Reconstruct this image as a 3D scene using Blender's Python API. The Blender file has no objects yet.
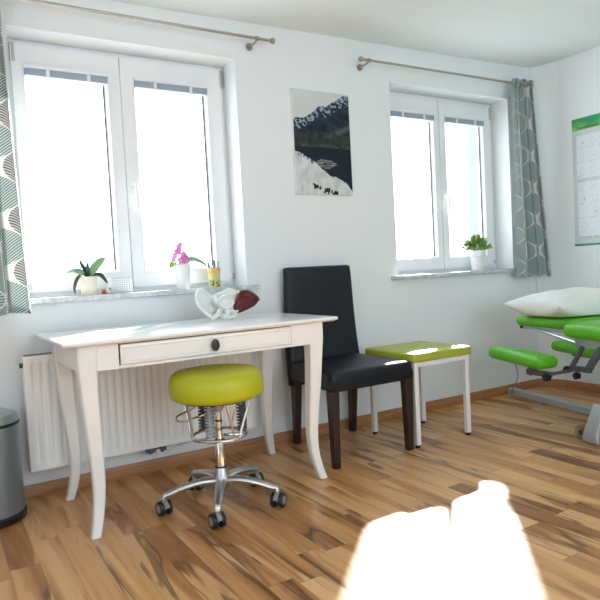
import bpy, bmesh, math, random
from mathutils import Vector, Matrix, noise
random.seed(7)
PI = math.pi
C = bpy.context.scene.collection
SC = bpy.context.scene

# ------------------------------------------------------------------ materials
def mat(name, col, rough=.5, metal=0., spec=.5, coat=0., bump=0., bscale=60., trans=0., sheen=0., sss=0.):
    m = bpy.data.materials.new(name); m.use_nodes = True
    nt = m.node_tree; b = nt.nodes['Principled BSDF']
    b.inputs['Base Color'].default_value = (*col, 1)
    b.inputs['Roughness'].default_value = rough
    b.inputs['Metallic'].default_value = metal
    b.inputs['Specular IOR Level'].default_value = spec
    b.inputs['Coat Weight'].default_value = coat
    b.inputs['Transmission Weight'].default_value = trans
    b.inputs['Sheen Weight'].default_value = sheen
    if bump:
        tc = nt.nodes.new('ShaderNodeTexCoord'); n = nt.nodes.new('ShaderNodeTexNoise')
        n.inputs['Scale'].default_value = bscale; n.inputs['Detail'].default_value = 4
        bp = nt.nodes.new('ShaderNodeBump'); bp.inputs['Strength'].default_value = bump; bp.inputs['Distance'].default_value = .01
        nt.links.new(tc.outputs['Object'], n.inputs['Vector']); nt.links.new(n.outputs['Fac'], bp.inputs['Height'])
        nt.links.new(bp.outputs['Normal'], b.inputs['Normal'])
    return m

class G:
    """tiny math-node builder"""
    def __init__(s, nt): s.nt = nt
    def m(s, op, a, b=None, c=None):
        n = s.nt.nodes.new('ShaderNodeMath'); n.operation = op
        for i, v in enumerate((a, b, c)):
            if v is None: continue
            if isinstance(v, (int, float)): n.inputs[i].default_value = v
            else: s.nt.links.new(v, n.inputs[i])
        return n.outputs[0]
    def mix(s, f, a, b):
        n = s.nt.nodes.new('ShaderNodeMix'); n.data_type = 'RGBA'
        for i, v in ((0, f), (6, a), (7, b)):
            if isinstance(v, tuple): n.inputs[i].default_value = (*v, 1)
            elif isinstance(v, (int, float)): n.inputs[i].default_value = v
            else: s.nt.links.new(v, n.inputs[i])
        return n.outputs[2]
    def smooth(s, x, a, b):
        n = s.nt.nodes.new('ShaderNodeMapRange'); n.interpolation_type = 'SMOOTHSTEP'
        s.nt.links.new(x, n.inputs[0]); n.inputs[1].default_value = a; n.inputs[2].default_value = b
        return n.outputs[0]
    def xyz(s, x, y, z):
        n = s.nt.nodes.new('ShaderNodeCombineXYZ')
        for i, v in enumerate((x, y, z)):
            if isinstance(v, (int, float)): n.inputs[i].default_value = v
            else: s.nt.links.new(v, n.inputs[i])
        return n.outputs[0]
    def noise(s, vec, scale, detail=3, dist=0., rough=.5):
        n = s.nt.nodes.new('ShaderNodeTexNoise'); s.nt.links.new(vec, n.inputs['Vector'])
        n.inputs['Scale'].default_value = scale; n.inputs['Detail'].default_value = detail
        n.inputs['Distortion'].default_value = dist; n.inputs['Roughness'].default_value = rough
        return n.outputs['Fac']
    def rand(s, vec):
        n = s.nt.nodes.new('ShaderNodeTexWhiteNoise'); n.noise_dimensions = '3D'; s.nt.links.new(vec, n.inputs['Vector'])
        return n.outputs['Value']

def floor_mat():
    m = mat('laminate_floor', (.5, .3, .15), .28, spec=.5)
    nt = m.node_tree; g = G(nt); b = nt.nodes['Principled BSDF']
    tc = nt.nodes.new('ShaderNodeTexCoord'); sp = nt.nodes.new('ShaderNodeSeparateXYZ')
    nt.links.new(tc.outputs['Object'], sp.inputs[0]); X, Y = sp.outputs[0], sp.outputs[1]
    W = .0935
    sx = g.m('DIVIDE', g.m('ADD', X, 10.02), W)
    ix = g.m('FLOOR', sx); fx = g.m('FRACT', sx)
    off = g.rand(g.xyz(ix, 3.3, 1.7))
    sy = g.m('ADD', g.m('DIVIDE', Y, .95), g.m('MULTIPLY', off, 9.))
    iy = g.m('FLOOR', sy); fy = g.m('FRACT', sy)
    r1 = g.rand(g.xyz(ix, iy, 0.)); r2 = g.rand(g.xyz(ix, iy, 5.)); r3 = g.rand(g.xyz(ix, iy, 9.))
    # cathedral grain, stretched along the board
    o = g.m('MULTIPLY', r2, 40.)
    v = g.xyz(g.m('ADD', X, o), g.m('MULTIPLY', Y, .11), g.m('MULTIPLY', r3, 20.))
    n1 = g.noise(v, 8.5, 3, .6)
    v2 = g.xyz(g.m('ADD', X, o), g.m('MULTIPLY', Y, .055), r3)
    n2 = g.noise(v2, 60., 4, .3)
    v3 = g.xyz(g.m('ADD', X, o), g.m('MULTIPLY', Y, .16), g.m('MULTIPLY', r1, 7.))
    n3 = g.noise(v3, 6.5, 2, .8)
    light = g.mix(r1, (.72, .395, .155), (.46, .21, .068))
    tone = g.mix(g.smooth(n1, .42, .62), light, (.33, .135, .042))
    tone = g.mix(g.m('MULTIPLY', g.smooth(n2, .45, .75), .35), tone, (.26, .115, .036))
    pale = g.smooth(n3, .50, .60)
    tone = g.mix(g.m('MULTIPLY', pale, .70), tone, (.78, .475, .22))
    # dark heartwood streaks
    edge = g.m('ABSOLUTE', g.m('SUBTRACT', n1, .60))
    streak = g.m('SUBTRACT', 1., g.smooth(edge, .004, .030))
    streak = g.m('MULTIPLY', streak, g.smooth(g.m('ADD', n3, g.m('MULTIPLY', r2, .45)), .42, .62))
    tone = g.mix(g.m('MULTIPLY', streak, .68), tone, (.095, .036, .012))
    seam = g.m('MAXIMUM', g.m('LESS_THAN', fx, .014), g.m('LESS_THAN', fy, .0025))
    tone = g.mix(g.m('MULTIPLY', seam, .55), tone, (.10, .05, .02))
    nt.links.new(tone, b.inputs['Base Color'])
    rg = g.m('ADD', .24, g.m('MULTIPLY', n2, .12)); nt.links.new(rg, b.inputs['Roughness'])
    return m

def wood_mat(name, c1, c2, along='X', scale=1., rough=.45):
    m = mat(name, c1, rough); nt = m.node_tree; g = G(nt); b = nt.nodes['Principled BSDF']
    tc = nt.nodes.new('ShaderNodeTexCoord'); sp = nt.nodes.new('ShaderNodeSeparateXYZ')
    nt.links.new(tc.outputs['Object'], sp.inputs[0])
    k = [1., 1., 1.]; k['XYZ'.index(along)] = .04
    v = g.xyz(*[g.m('MULTIPLY', sp.outputs[i], k[i]) for i in range(3)])
    n = g.noise(v, 90. * scale, 4, .4)
    nt.links.new(g.mix(g.smooth(n, .3, .7), c1, c2), b.inputs['Base Color'])
    return m

def curtain_mat():
    m = mat('leaf_print_cloth', (.7, .7, .7), .85, spec=.1)
    nt = m.node_tree; g = G(nt); b = nt.nodes['Principled BSDF']
    uv = nt.nodes.new('ShaderNodeUVMap'); uv.uv_map = 'UVMap'; sp = nt.nodes.new('ShaderNodeSeparateXYZ')
    nt.links.new(uv.outputs[0], sp.inputs[0])
    w, h = .165, .228
    U = g.m('DIVIDE', sp.outputs[0], w); V = g.m('DIVIDE', sp.outputs[1], h)
    iu = g.m('ROUND', U); iv = g.m('ROUND', V)
    du = g.m('SUBTRACT', U, iu); dv = g.m('SUBTRACT', V, iv)
    c = g.m('COSINE', g.m('MULTIPLY', dv, PI)); hw = g.m('MULTIPLY', g.m('POWER', c, 2.0), .5)
    adu = g.m('ABSOLUTE', du)
    inA = g.m('LESS_THAN', adu, hw)
    dist = g.m('ABSOLUTE', g.m('SUBTRACT', adu, hw))
    # coordinates of the other set of leaves
    iu2 = g.m('ADD', g.m('FLOOR', U), .5); iv2 = g.m('ADD', g.m('FLOOR', V), .5)
    du2 = g.m('ABSOLUTE', g.m('SUBTRACT', U, iu2)); dv2 = g.m('SUBTRACT', V, iv2)
    inB = g.m('SUBTRACT', 1., inA)
    lu = g.m('ADD', g.m('MULTIPLY', inA, adu), g.m('MULTIPLY', inB, du2))
    lv = g.m('ADD', g.m('MULTIPLY', inA, dv), g.m('MULTIPLY', inB, dv2))
    # curved veins: lines that rise from the midrib
    ph = g.m('SUBTRACT', g.m('MULTIPLY', lv, 19.), g.m('SUBTRACT', g.m('MULTIPLY', lu, 27.), g.m('MULTIPLY', g.m('POWER', lu, 2.), 30.)))
    vein = g.m('LESS_THAN', g.m('ABSOLUTE', g.m('SUBTRACT', g.m('FRACT', ph), .5)), .20)
    mid = g.m('LESS_THAN', lu, .012)
    # outlines are broad at the tips, where the leaves meet as white bow ties
    tip = g.m('GREATER_THAN', g.m('ABSOLUTE', lv), .492)
    line = g.m('LESS_THAN', dist, g.m('ADD', .028, g.m('MULTIPLY', g.smooth(g.m('ABSOLUTE', dv), .27, .47), .095)))
    white = g.m('MAXIMUM', g.m('MAXIMUM', g.m('MULTIPLY', vein, .9), mid), g.m('MAXIMUM', line, tip))
    row = g.rand(g.xyz(g.m('ADD', g.m('MULTIPLY', inA, iu), g.m('MULTIPLY', inB, iu2)), 0.3, 0.))
    colA = g.mix(g.m('GREATER_THAN', row, .5), (.17, .28, .28), (.11, .21, .21))
    colB = g.mix(g.m('GREATER_THAN', row, .55), (.17, .17, .16), (.12, .19, .19))
    leaf = g.mix(inB, colA, colB)
    col = g.mix(white, leaf, (.74, .76, .74))
    nt.links.new(col, b.inputs['Base Color'])
    # thin cloth lets some light through
    tr = nt.nodes.new('ShaderNodeBsdfTranslucent'); nt.links.new(col, tr.inputs[0])
    mx = nt.nodes.new('ShaderNodeMixShader'); mx.inputs[0].default_value = .25
    out = nt.nodes['Material Output']
    nt.links.new(b.outputs[0], mx.inputs[1]); nt.links.new(tr.outputs[0], mx.inputs[2]); nt.links.new(mx.outputs[0], out.inputs[0])
    return m

def glass_mat(name, tint=(.97, .98, .98), gl=1.0):
    m = bpy.data.materials.new(name); m.use_nodes = True; nt = m.node_tree
    nt.nodes.remove(nt.nodes['Principled BSDF']); out = nt.nodes['Material Output']
    t = nt.nodes.new('ShaderNodeBsdfTransparent'); t.inputs[0].default_value = (*tint, 1)
    gs = nt.nodes.new('ShaderNodeBsdfGlossy'); gs.inputs['Roughness'].default_value = .03
    lw = nt.nodes.new('ShaderNodeLayerWeight'); lw.inputs[0].default_value = .5
    g = G(nt); f5 = g.m('ADD', .04 * gl, g.m('MULTIPLY', g.m('POWER', lw.outputs['Facing'], 5.), .9)); mul = f5.node
    mx = nt.nodes.new('ShaderNodeMixShader'); nt.links.new(mul.outputs[0], mx.inputs[0])
    nt.links.new(t.outputs[0], mx.inputs[1]); nt.links.new(gs.outputs[0], mx.inputs[2]); nt.links.new(mx.outputs[0], out.inputs[0])
    return m

def marble_mat():
    m = mat('marble_sill', (.55, .57, .60), .25); nt = m.node_tree; g = G(nt); b = nt.nodes['Principled BSDF']
    tc = nt.nodes.new('ShaderNodeTexCoord')
    n = g.noise(tc.outputs['Object'], 14., 6, 1.5, .65)
    nt.links.new(g.mix(g.smooth(n, .35, .65), (.66, .67, .69), (.42, .44, .47)), b.inputs['Base Color'])
    return m

def vcol_mat(name, rough=.6):
    m = mat(name, (1, 1, 1), rough); nt = m.node_tree
    a = nt.nodes.new('ShaderNodeAttribute'); a.attribute_name = 'Col'
    nt.links.new(a.outputs['Color'], nt.nodes['Principled BSDF'].inputs['Base Color'])
    return m

def checker_mat():
    m = mat('dotted_white_print', (.8, .8, .8), .5); nt = m.node_tree; g = G(nt); b = nt.nodes['Principled BSDF']
    tc = nt.nodes.new('ShaderNodeTexCoord'); sp = nt.nodes.new('ShaderNodeSeparateXYZ')
    nt.links.new(tc.outputs['Object'], sp.inputs[0])
    a = g.m('ADD', sp.outputs[0], sp.outputs[1])
    p = g.m('MULTIPLY', g.m('ADD', a, sp.outputs[2]), 2 * PI / .022); q = g.m('MULTIPLY', g.m('SUBTRACT', a, sp.outputs[2]), 2 * PI / .022)
    f = g.smooth(g.m('MULTIPLY', g.m('SINE', p), g.m('SINE', q)), .25, .5)
    nt.links.new(g.mix(f, (.78, .78, .77), (.26, .32, .38)), b.inputs['Base Color'])
    return m

def cup_mat():
    m = mat('patterned_yellow_cup', (.8, .7, .3), .5); nt = m.node_tree; g = G(nt); b = nt.nodes['Principled BSDF']
    tc = nt.nodes.new('ShaderNodeTexCoord'); sp = nt.nodes.new('ShaderNodeSeparateXYZ')
    nt.links.new(tc.outputs['Object'], sp.inputs[0]); z = sp.outputs[2]
    base = g.mix(g.smooth(z, .060, .085), (.60, .58, .26), (.72, .52, .17))
    n = g.noise(tc.outputs['Object'], 70., 2)
    low = g.m('MULTIPLY', g.smooth(n, .50, .56), g.m('SUBTRACT', 1., g.smooth(z, .030, .045)))
    red = g.m('MULTIPLY', g.smooth(n, .56, .62), g.smooth(z, .060, .070))
    c = g.mix(low, base, (.10, .16, .03)); c = g.mix(red, c, (.75, .20, .03))
    nt.links.new(c, b.inputs['Base Color']); return m

M = {}
M['wall'] = mat('wall_plaster', (.80, .835, .85), .9, spec=.2, bump=.06, bscale=45)
M['ceil'] = mat('ceiling_plaster', (.77, .81, .81), .9, spec=.2, bump=.05, bscale=35)
M['floor'] = floor_mat()
M['base'] = wood_mat('baseboard_wood', (.46, .21, .085), (.33, .14, .055), 'X')
M['pvc'] = mat('white_window_plastic', (.80, .82, .83), .3)
M['gasket'] = mat('grey_rubber_seal', (.12, .13, .15), .6)
M['gaskl'] = mat('light_rubber_seal', (.38, .40, .42), .6)
M['glass'] = glass_mat('window_glass')
M['marble'] = marble_mat()
M['blindw'] = mat('white_blind_metal', (.78, .80, .82), .35)
M['blindg'] = mat('blue_grey_blind_slats', (.36, .42, .50), .5)
M['nickel'] = mat('brushed_nickel', (.42, .38, .33), .35, metal=1)
M['hinge'] = mat('hinge_metal', (.55, .52, .50), .35, metal=.7)
M['curtain'] = curtain_mat()
M['desk'] = mat('white_lacquer', (.86, .865, .86), .30, coat=.5)
M['knob'] = mat('black_iron_knob', (.015, .015, .02), .35)
M['gap'] = mat('gap_shade', (.05, .035, .025), .8)
M['rad'] = mat('radiator_enamel', (.90, .91, .90), .4)
M['radg'] = mat('radiator_grille_grey', (.30, .29, .28), .5)
M['valve'] = mat('valve_metal', (.12, .12, .12), .4, metal=.6)
M['valvew'] = mat('valve_white_cap', (.75, .75, .77), .4)
M['black_leather'] = mat('black_leather', (.006, .008, .013), .42, spec=.35, bump=.12, bscale=220)
M['darkwood'] = wood_mat('espresso_wood', (.022, .010, .008), (.035, .016, .012), 'Z', rough=.35)
M['olive'] = mat('olive_green_leatherette', (.37, .42, .04), .42, bump=.05, bscale=200)
M['lime'] = mat('lime_green_leatherette', (.43, .46, .008), .42, bump=.05, bscale=200)
M['green'] = mat('bright_green_leatherette', (.10, .43, .012), .38, bump=.04, bscale=200)
M['whitemetal'] = mat('white_powder_coat', (.80, .80, .79), .35)
M['blackp'] = mat('black_plastic', (.012, .012, .013), .4)
M['greyp'] = mat('grey_plastic', (.25, .26, .27), .45)
M['chrome'] = mat('chrome', (.76, .76, .76), .16, metal=1)
M['alu'] = mat('polished_aluminium', (.66, .69, .72), .33, metal=1)
M['steel'] = mat('grey_steel_frame', (.50, .53, .55), .42, metal=.55)
M['dsteel'] = mat('dark_grey_steel', (.13, .135, .14), .45, metal=.5)
M['bin'] = mat('matt_blue_grey_metal', (.26, .32, .36), .36, metal=.6)
M['binlid'] = mat('pale_metal_lid', (.42, .50, .54), .3, metal=.7)
M['pillow'] = mat('white_cotton', (.80, .80, .77), .9, spec=.1, bump=.1, bscale=90)
M['cream'] = mat('cream_ceramic', (.74, .68, .58), .4)
M['whitec'] = mat('white_ceramic', (.84, .84, .84), .3)
M['soil'] = mat('bark_chips', (.10, .055, .03), .9, bump=.5, bscale=200)
M['leafp'] = mat('pale_green_leaf', (.17, .29, .16), .4)
M['leafd'] = mat('dark_leaf', (.035, .065, .035), .4)
M['leafg'] = mat('fresh_green_leaf', (.17, .36, .05), .45)
M['leafy'] = mat('yellow_green_leaf', (.42, .55, .16), .45)
M['stem'] = mat('green_stem', (.20, .28, .10), .5)
M['pink'] = mat('pink_petal', (.72, .16, .50), .5)
M['pinkl'] = mat('pale_pink_petal', (.80, .42, .68), .5)
M['dots'] = checker_mat()
M['cup'] = cup_mat()
M['red'] = mat('red_paint', (.60, .06, .03), .4)
M['bone'] = mat('white_bone_plastic', (.83, .83, .78), .35)
M['muscle'] = mat('dark_red_muscle', (.11, .004, .007), .45, bump=.5, bscale=110)
M['clear'] = glass_mat('clear_plastic', (.86, .90, .90), 2.2)
M['art'] = vcol_mat('printed_canvas', .7)
M['art'].node_tree.nodes['Principled BSDF'].inputs['Specular IOR Level'].default_value = .15
M['chart'] = vcol_mat('printed_chart', .35)
M['canvasw'] = mat('white_canvas_side', (.78, .79, .78), .7)
M['ink'] = mat('dark_green_ink', (.02, .10, .03), .5)
M['rail'] = mat('green_plastic_rail', (.02, .22, .13), .35)
for i, c in enumerate([(.05, .25, .40), (.08, .10, .16), (.25, .55, .50), (.55, .62, .70), (.62, .66, .30)]):
    M['pen%d' % i] = mat('pen_plastic_%d' % i, c, .4)

# ------------------------------------------------------------------ mesh helpers
def box(bm, x0, x1, y0, y1, z0, z1):
    r = bmesh.ops.create_cube(bm, size=1)
    for v in r['verts']:
        v.co = Vector((x0 + (v.co.x + .5) * (x1 - x0), y0 + (v.co.y + .5) * (y1 - y0), z0 + (v.co.z + .5) * (z1 - z0)))
    return r['verts']

def ring_skin(bm, rings, cap0=True, cap1=True, closed=False):
    n = len(rings[0]); vs = [[bm.verts.new(p) for p in r] for r in rings]
    L = len(vs)
    for i in range(L if closed else L - 1):
        a, b = vs[i], vs[(i + 1) % L]
        for k in range(n):
            bm.faces.new((a[k], a[(k + 1) % n], b[(k + 1) % n], b[k]))
    if not closed:
        if cap0: bm.faces.new(list(reversed(vs[0])))
        if cap1: bm.faces.new(vs[-1])
    return vs

def tube(bm, pts, r, n=10, closed=False, flat=1.0, cap=True):
    pts = [Vector(p) for p in pts]; L = len(pts)
    rs = r if isinstance(r, (list, tuple)) else [r] * L
    rings = []; ref = None
    for i, p in enumerate(pts):
        if closed: t = (pts[(i + 1) % L] - pts[i - 1])
        else: t = pts[min(i + 1, L - 1)] - pts[max(i - 1, 0)]
        t.normalize()
        if ref is None:
            ref = Vector((0, 0, 1)) if abs(t.z) < .9 else Vector((1, 0, 0))
        a = (ref - t * ref.dot(t)).normalized(); ref = a; b = t.cross(a)
        rings.append([p + (a * math.cos(2 * PI * k / n) * flat + b * math.sin(2 * PI * k / n)) * rs[i] for k in range(n)])
    ring_skin(bm, rings, cap, cap, closed)

def cyl(bm, p, q, r, r2=None, n=20):
    tube(bm, [p, q], [r, r if r2 is None else r2], n)

def smooth_path(P, k=6):
    P = [Vector(p) for p in P]; out = []
    for i in range(len(P) - 1):
        p0, p1, p2, p3 = P[max(i - 1, 0)], P[i], P[i + 1], P[min(i + 2, len(P) - 1)]
        for j in range(k):
            t = j / k
            out.append(.5 * ((2 * p1) + (p2 - p0) * t + (2 * p0 - 5 * p1 + 4 * p2 - p3) * t * t + (3 * p1 - p0 - 3 * p2 + p3) * t ** 3))
    out.append(P[-1]); return out

def lathe(bm, prof, cx=0, cy=0, n=40, a0=0):
    """prof: list of (r, z) from bottom to top; r = 0 closes the end"""
    rings = []
    for r, z in prof:
        rings.append([Vector((cx + max(r, 1e-5) * math.cos(a0 + 2 * PI * k / n), cy + max(r, 1e-5) * math.sin(a0 + 2 * PI * k / n), z)) for k in range(n)])
    ring_skin(bm, rings, True, True)
    bmesh.ops.remove_doubles(bm, verts=bm.verts, dist=2e-5)

def rbox(bm, c, half, r, n=10, crown=0., mtx=None, sag=0.):
    """rounded, crowned cushion"""
    c = Vector(c); hx, hy, hz = half
    vs = {}
    def tm(i): t = -1 + 2 * i / n; return math.sin(t * PI / 2)
    def V(i, j, k):
        key = (i, j, k)
        if key in vs: return vs[key]
        p = Vector((tm(i) * hx, tm(j) * hy, tm(k) * hz))
        q = Vector((max(-hx + r, min(hx - r, p.x)), max(-hy + r, min(hy - r, p.y)), max(-hz + min(r, hz * .98), min(hz - min(r, hz * .98), p.z))))
        d = p - q
        if d.length > 1e-9: d = d.normalized() * r
        o = q + d
        o.z = max(-hz, min(hz, o.z))
        if o.z > 0: o.z += crown * max(0, 1 - (o.x / hx) ** 2) * max(0, 1 - (o.y / hy) ** 2)
        if mtx: o = mtx @ o
        vs[key] = bm.verts.new(c + o); return vs[key]
    for i in range(n):
        for j in range(n):
            for s in (0, n):
                f1 = [V(i, j, s), V(i + 1, j, s), V(i + 1, j + 1, s), V(i, j + 1, s)]
                f2 = [V(i, s, j), V(i + 1, s, j), V(i + 1, s, j + 1), V(i, s, j + 1)]
                f3 = [V(s, i, j), V(s, i + 1, j), V(s, i + 1, j + 1), V(s, i, j + 1)]
                for f in (f1, f2, f3): bm.faces.new(f)

def leaf(bm, pts, w, up=(0, 0, 1), fold=.25, prof=None, n=14):
    """a leaf: centre line + width profile, with a folded midrib"""
    P = smooth_path(pts, max(2, n // (len(pts) - 1))); L = len(P); up = Vector(up); rows = []
    for i, p in enumerate(P):
        t = i / (L - 1)
        ww = w * (prof(t) if prof else math.sin(PI * (t ** .8 * .94 + .05)) ** .8) * .5
        tg = (P[min(i + 1, L - 1)] - P[max(i - 1, 0)]).normalized()
        s = tg.cross(up)
        if s.length < 1e-3: s = Vector((1, 0, 0))
        s.normalize(); nn = s.cross(tg)
        rows.append([bm.verts.new(p + s * ww * k + nn * abs(k) * ww * fold) for k in (-1, -.5, 0, .5, 1)])
    for a, b in zip(rows, rows[1:]):
        for k in range(4): bm.faces.new((a[k], a[k + 1], b[k + 1], b[k]))

def obj(name, bm, material, parent=None, bevel=0., solid=0., sharp=35, sub=0, uv=None):
    bmesh.ops.recalc_face_normals(bm, faces=bm.faces)
    for f in bm.faces: f.smooth = sharp != 20
    for e in bm.edges:
        if len(e.link_faces) != 2 or e.calc_face_angle(0) > math.radians(sharp): e.smooth = False
    me = bpy.data.meshes.new(name); bm.to_mesh(me); bm.free()
    o = bpy.data.objects.new(name, me); C.objects.link(o)
    me.materials.append(material)
    if parent: setpar(o, parent)
    if solid:
        s = o.modifiers.new('solid', 'SOLIDIFY'); s.thickness = solid; s.offset = 0
    if bevel:
        b = o.modifiers.new('bevel', 'BEVEL'); b.width = bevel; b.segments = 3; b.limit_method = 'ANGLE'; b.angle_limit = math.radians(40)
        b.harden_normals = False
    if sub:
        s = o.modifiers.new('sub', 'SUBSURF'); s.levels = s.render_levels = sub
    return o

WP = {}   # world position of every Empty/mesh parent (no rotation is ever used on parents here)
def setpar(o, p):
    """parent while the mesh keeps its world coordinates"""
    o.parent = p
    w = Vector((0, 0, 0)); q = p
    while q is not None: w = w + q.location; q = q.parent
    o.location = -w

def thing(name, label, cat, loc=(0, 0, 0), group=None):
    o = bpy.data.objects.new(name, None); C.objects.link(o); o.location = loc; o.empty_display_size = .05
    o['label'] = label; o['category'] = cat
    if group: o['group'] = group
    return o

def tag(o, label, cat, group=None):
    o['label'] = label; o['category'] = cat
    if group: o['group'] = group
    return o

def struct(name, bm, material, **k):
    o = obj(name, bm, material, **k); o['kind'] = 'structure'; return o
B = bmesh.new

# ------------------------------------------------------------------ the room
XL, YF = -1.3, -4.4                        # left wall and the wall behind the camera
XR = 3.99; ZT = 2.42
def ceil_z(x): return 2.297 + .0215 * x
W1 = (.372, 1.492, .885, 2.125); W2 = (2.565, 3.668, .885, 2.128)
THK = .30

bm = B(); box(bm, XL, XR + .1, YF, .05, -.1, 0); struct('floor', bm, M['floor'])
bm = B()
vs = box(bm, XL, XR + .1, YF, .3, 0, .1)
for v in vs: v.co.z += ceil_z(v.co.x)
struct('ceiling', bm, M['ceil'])
def wall_y(bm, x0, x1, y0, y1, z1, holes):
    xs = sorted({x0, x1, *[h[0] for h in holes], *[h[1] for h in holes]})
    for a, b in zip(xs, xs[1:]):
        hh = [h for h in holes if h[0] <= a and b <= h[1]]
        if not hh: box(bm, a, b, y0, y1, 0, z1)
        else:
            box(bm, a, b, y0, y1, 0, hh[0][2]); box(bm, a, b, y0, y1, hh[0][3], z1)
    bmesh.ops.remove_doubles(bm, verts=bm.verts, dist=1e-5)
bm = B(); wall_y(bm, XL, 3.91, 0, THK, ZT, [W1, W2]); struct('wall_back', bm, M['wall'], sharp=20)
# the right wall meets the window wall in a blunt, chamfered corner
bm = B()
pts = [(3.91, 0), (3.926, -.018), (3.940, -.045), (3.958, -.088), (3.974, -.135), (3.984, -.175), (3.99, -.22), (3.99, YF), (4.2, YF), (4.2, THK), (3.91, THK)]
ring_skin(bm, [[Vector((x, y, 0)) for x, y in pts], [Vector((x, y, ZT)) for x, y in pts]])
struct('wall_right', bm, M['wall'], sharp=45)
WL = (-3.9, -2.1, .85, 2.1)
bm = B(); box(bm, XL - .25, XL, YF - .25, WL[0], 0, ZT); box(bm, XL - .25, XL, WL[1], THK, 0, ZT)
box(bm, XL - .25, XL, WL[0], WL[1], 0, WL[2]); box(bm, XL - .25, XL, WL[0], WL[1], WL[3], ZT); struct('wall_left', bm, M['wall'], sharp=20)
d = bpy.data.objects.new('window_4', None); C.objects.link(d); d['kind'] = 'structure'  # made-up window out of view, added so daylight fills the right wall
bm = B()
for k in range(2):
    y0 = WL[0] + .9 * k; y1 = y0 + .9
    box(bm, XL - .16, XL - .09, y0, y0 + .07, WL[2], WL[3]); box(bm, XL - .16, XL - .09, y1 - .07, y1, WL[2], WL[3])
    box(bm, XL - .16, XL - .09, y0 + .07, y1 - .07, WL[2], WL[2] + .07); box(bm, XL - .16, XL - .09, y0 + .07, y1 - .07, WL[3] - .07, WL[3])
obj('window_frame', bm, M['pvc'], d)
for k in range(2):
    bm = B(); y0 = WL[0] + .9 * k; box(bm, XL - .13, XL - .124, y0 + .07, y0 + .83, WL[2] + .07, WL[3] - .07); obj('glass_pane', bm, M['glass'], d)
WF = (.1, 3.3, .55, 2.15)
bm = B(); wall_y(bm, XL, XR + .2, YF - .25, YF, ZT, [WF]); struct('wall_front', bm, M['wall'], sharp=20)
# made-up glazing behind the camera, added to let in fill daylight
d = bpy.data.objects.new('window_3', None); C.objects.link(d); d['kind'] = 'structure'
bm = B()
for k in range(4):
    x0 = WF[0] + k * .8; x1 = x0 + .8
    box(bm, x0, x0 + .07, YF - .16, YF - .09, WF[2], WF[3]); box(bm, x1 - .07, x1, YF - .16, YF - .09, WF[2], WF[3])
    box(bm, x0 + .07, x1 - .07, YF - .16, YF - .09, WF[2], WF[2] + .09); box(bm, x0 + .07, x1 - .07, YF - .16, YF - .09, WF[3] - .07, WF[3])
obj('window_frame', bm, M['pvc'], d)
bm = B()
for k in range(4): box(bm, WF[0] + .8 * k + .07, WF[0] + .8 * k + .73, YF - .13, YF - .124, WF[2] + .09, WF[3] - .07)
obj('glass_pane', bm, M['glass'], d)

# baseboards
def base_profile(a, b, n, name):
    """a board along a->b (2D), standing out towards n"""
    bm = B(); a = Vector(a); b = Vector(b); n = Vector(n)
    prof = [(0, 0), (.015, 0), (.015, .048), (.009, .060), (0, .060)]
    R = [[Vector((p.x + n.x * d, p.y + n.y * d, z)) for d, z in prof] for p in (a, b)]
    ring_skin(bm, R); struct(name, bm, M['base'])
base_profile((XL, 0), (3.905, 0), (0, -1), 'baseboard_back')
base_profile((3.99, -.17), (3.99, YF), (-1, 0), 'baseboard_right')
base_profile((3.91, 0), (3.99, -.17), (-.905, -.426), 'baseboard_corner')

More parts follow.
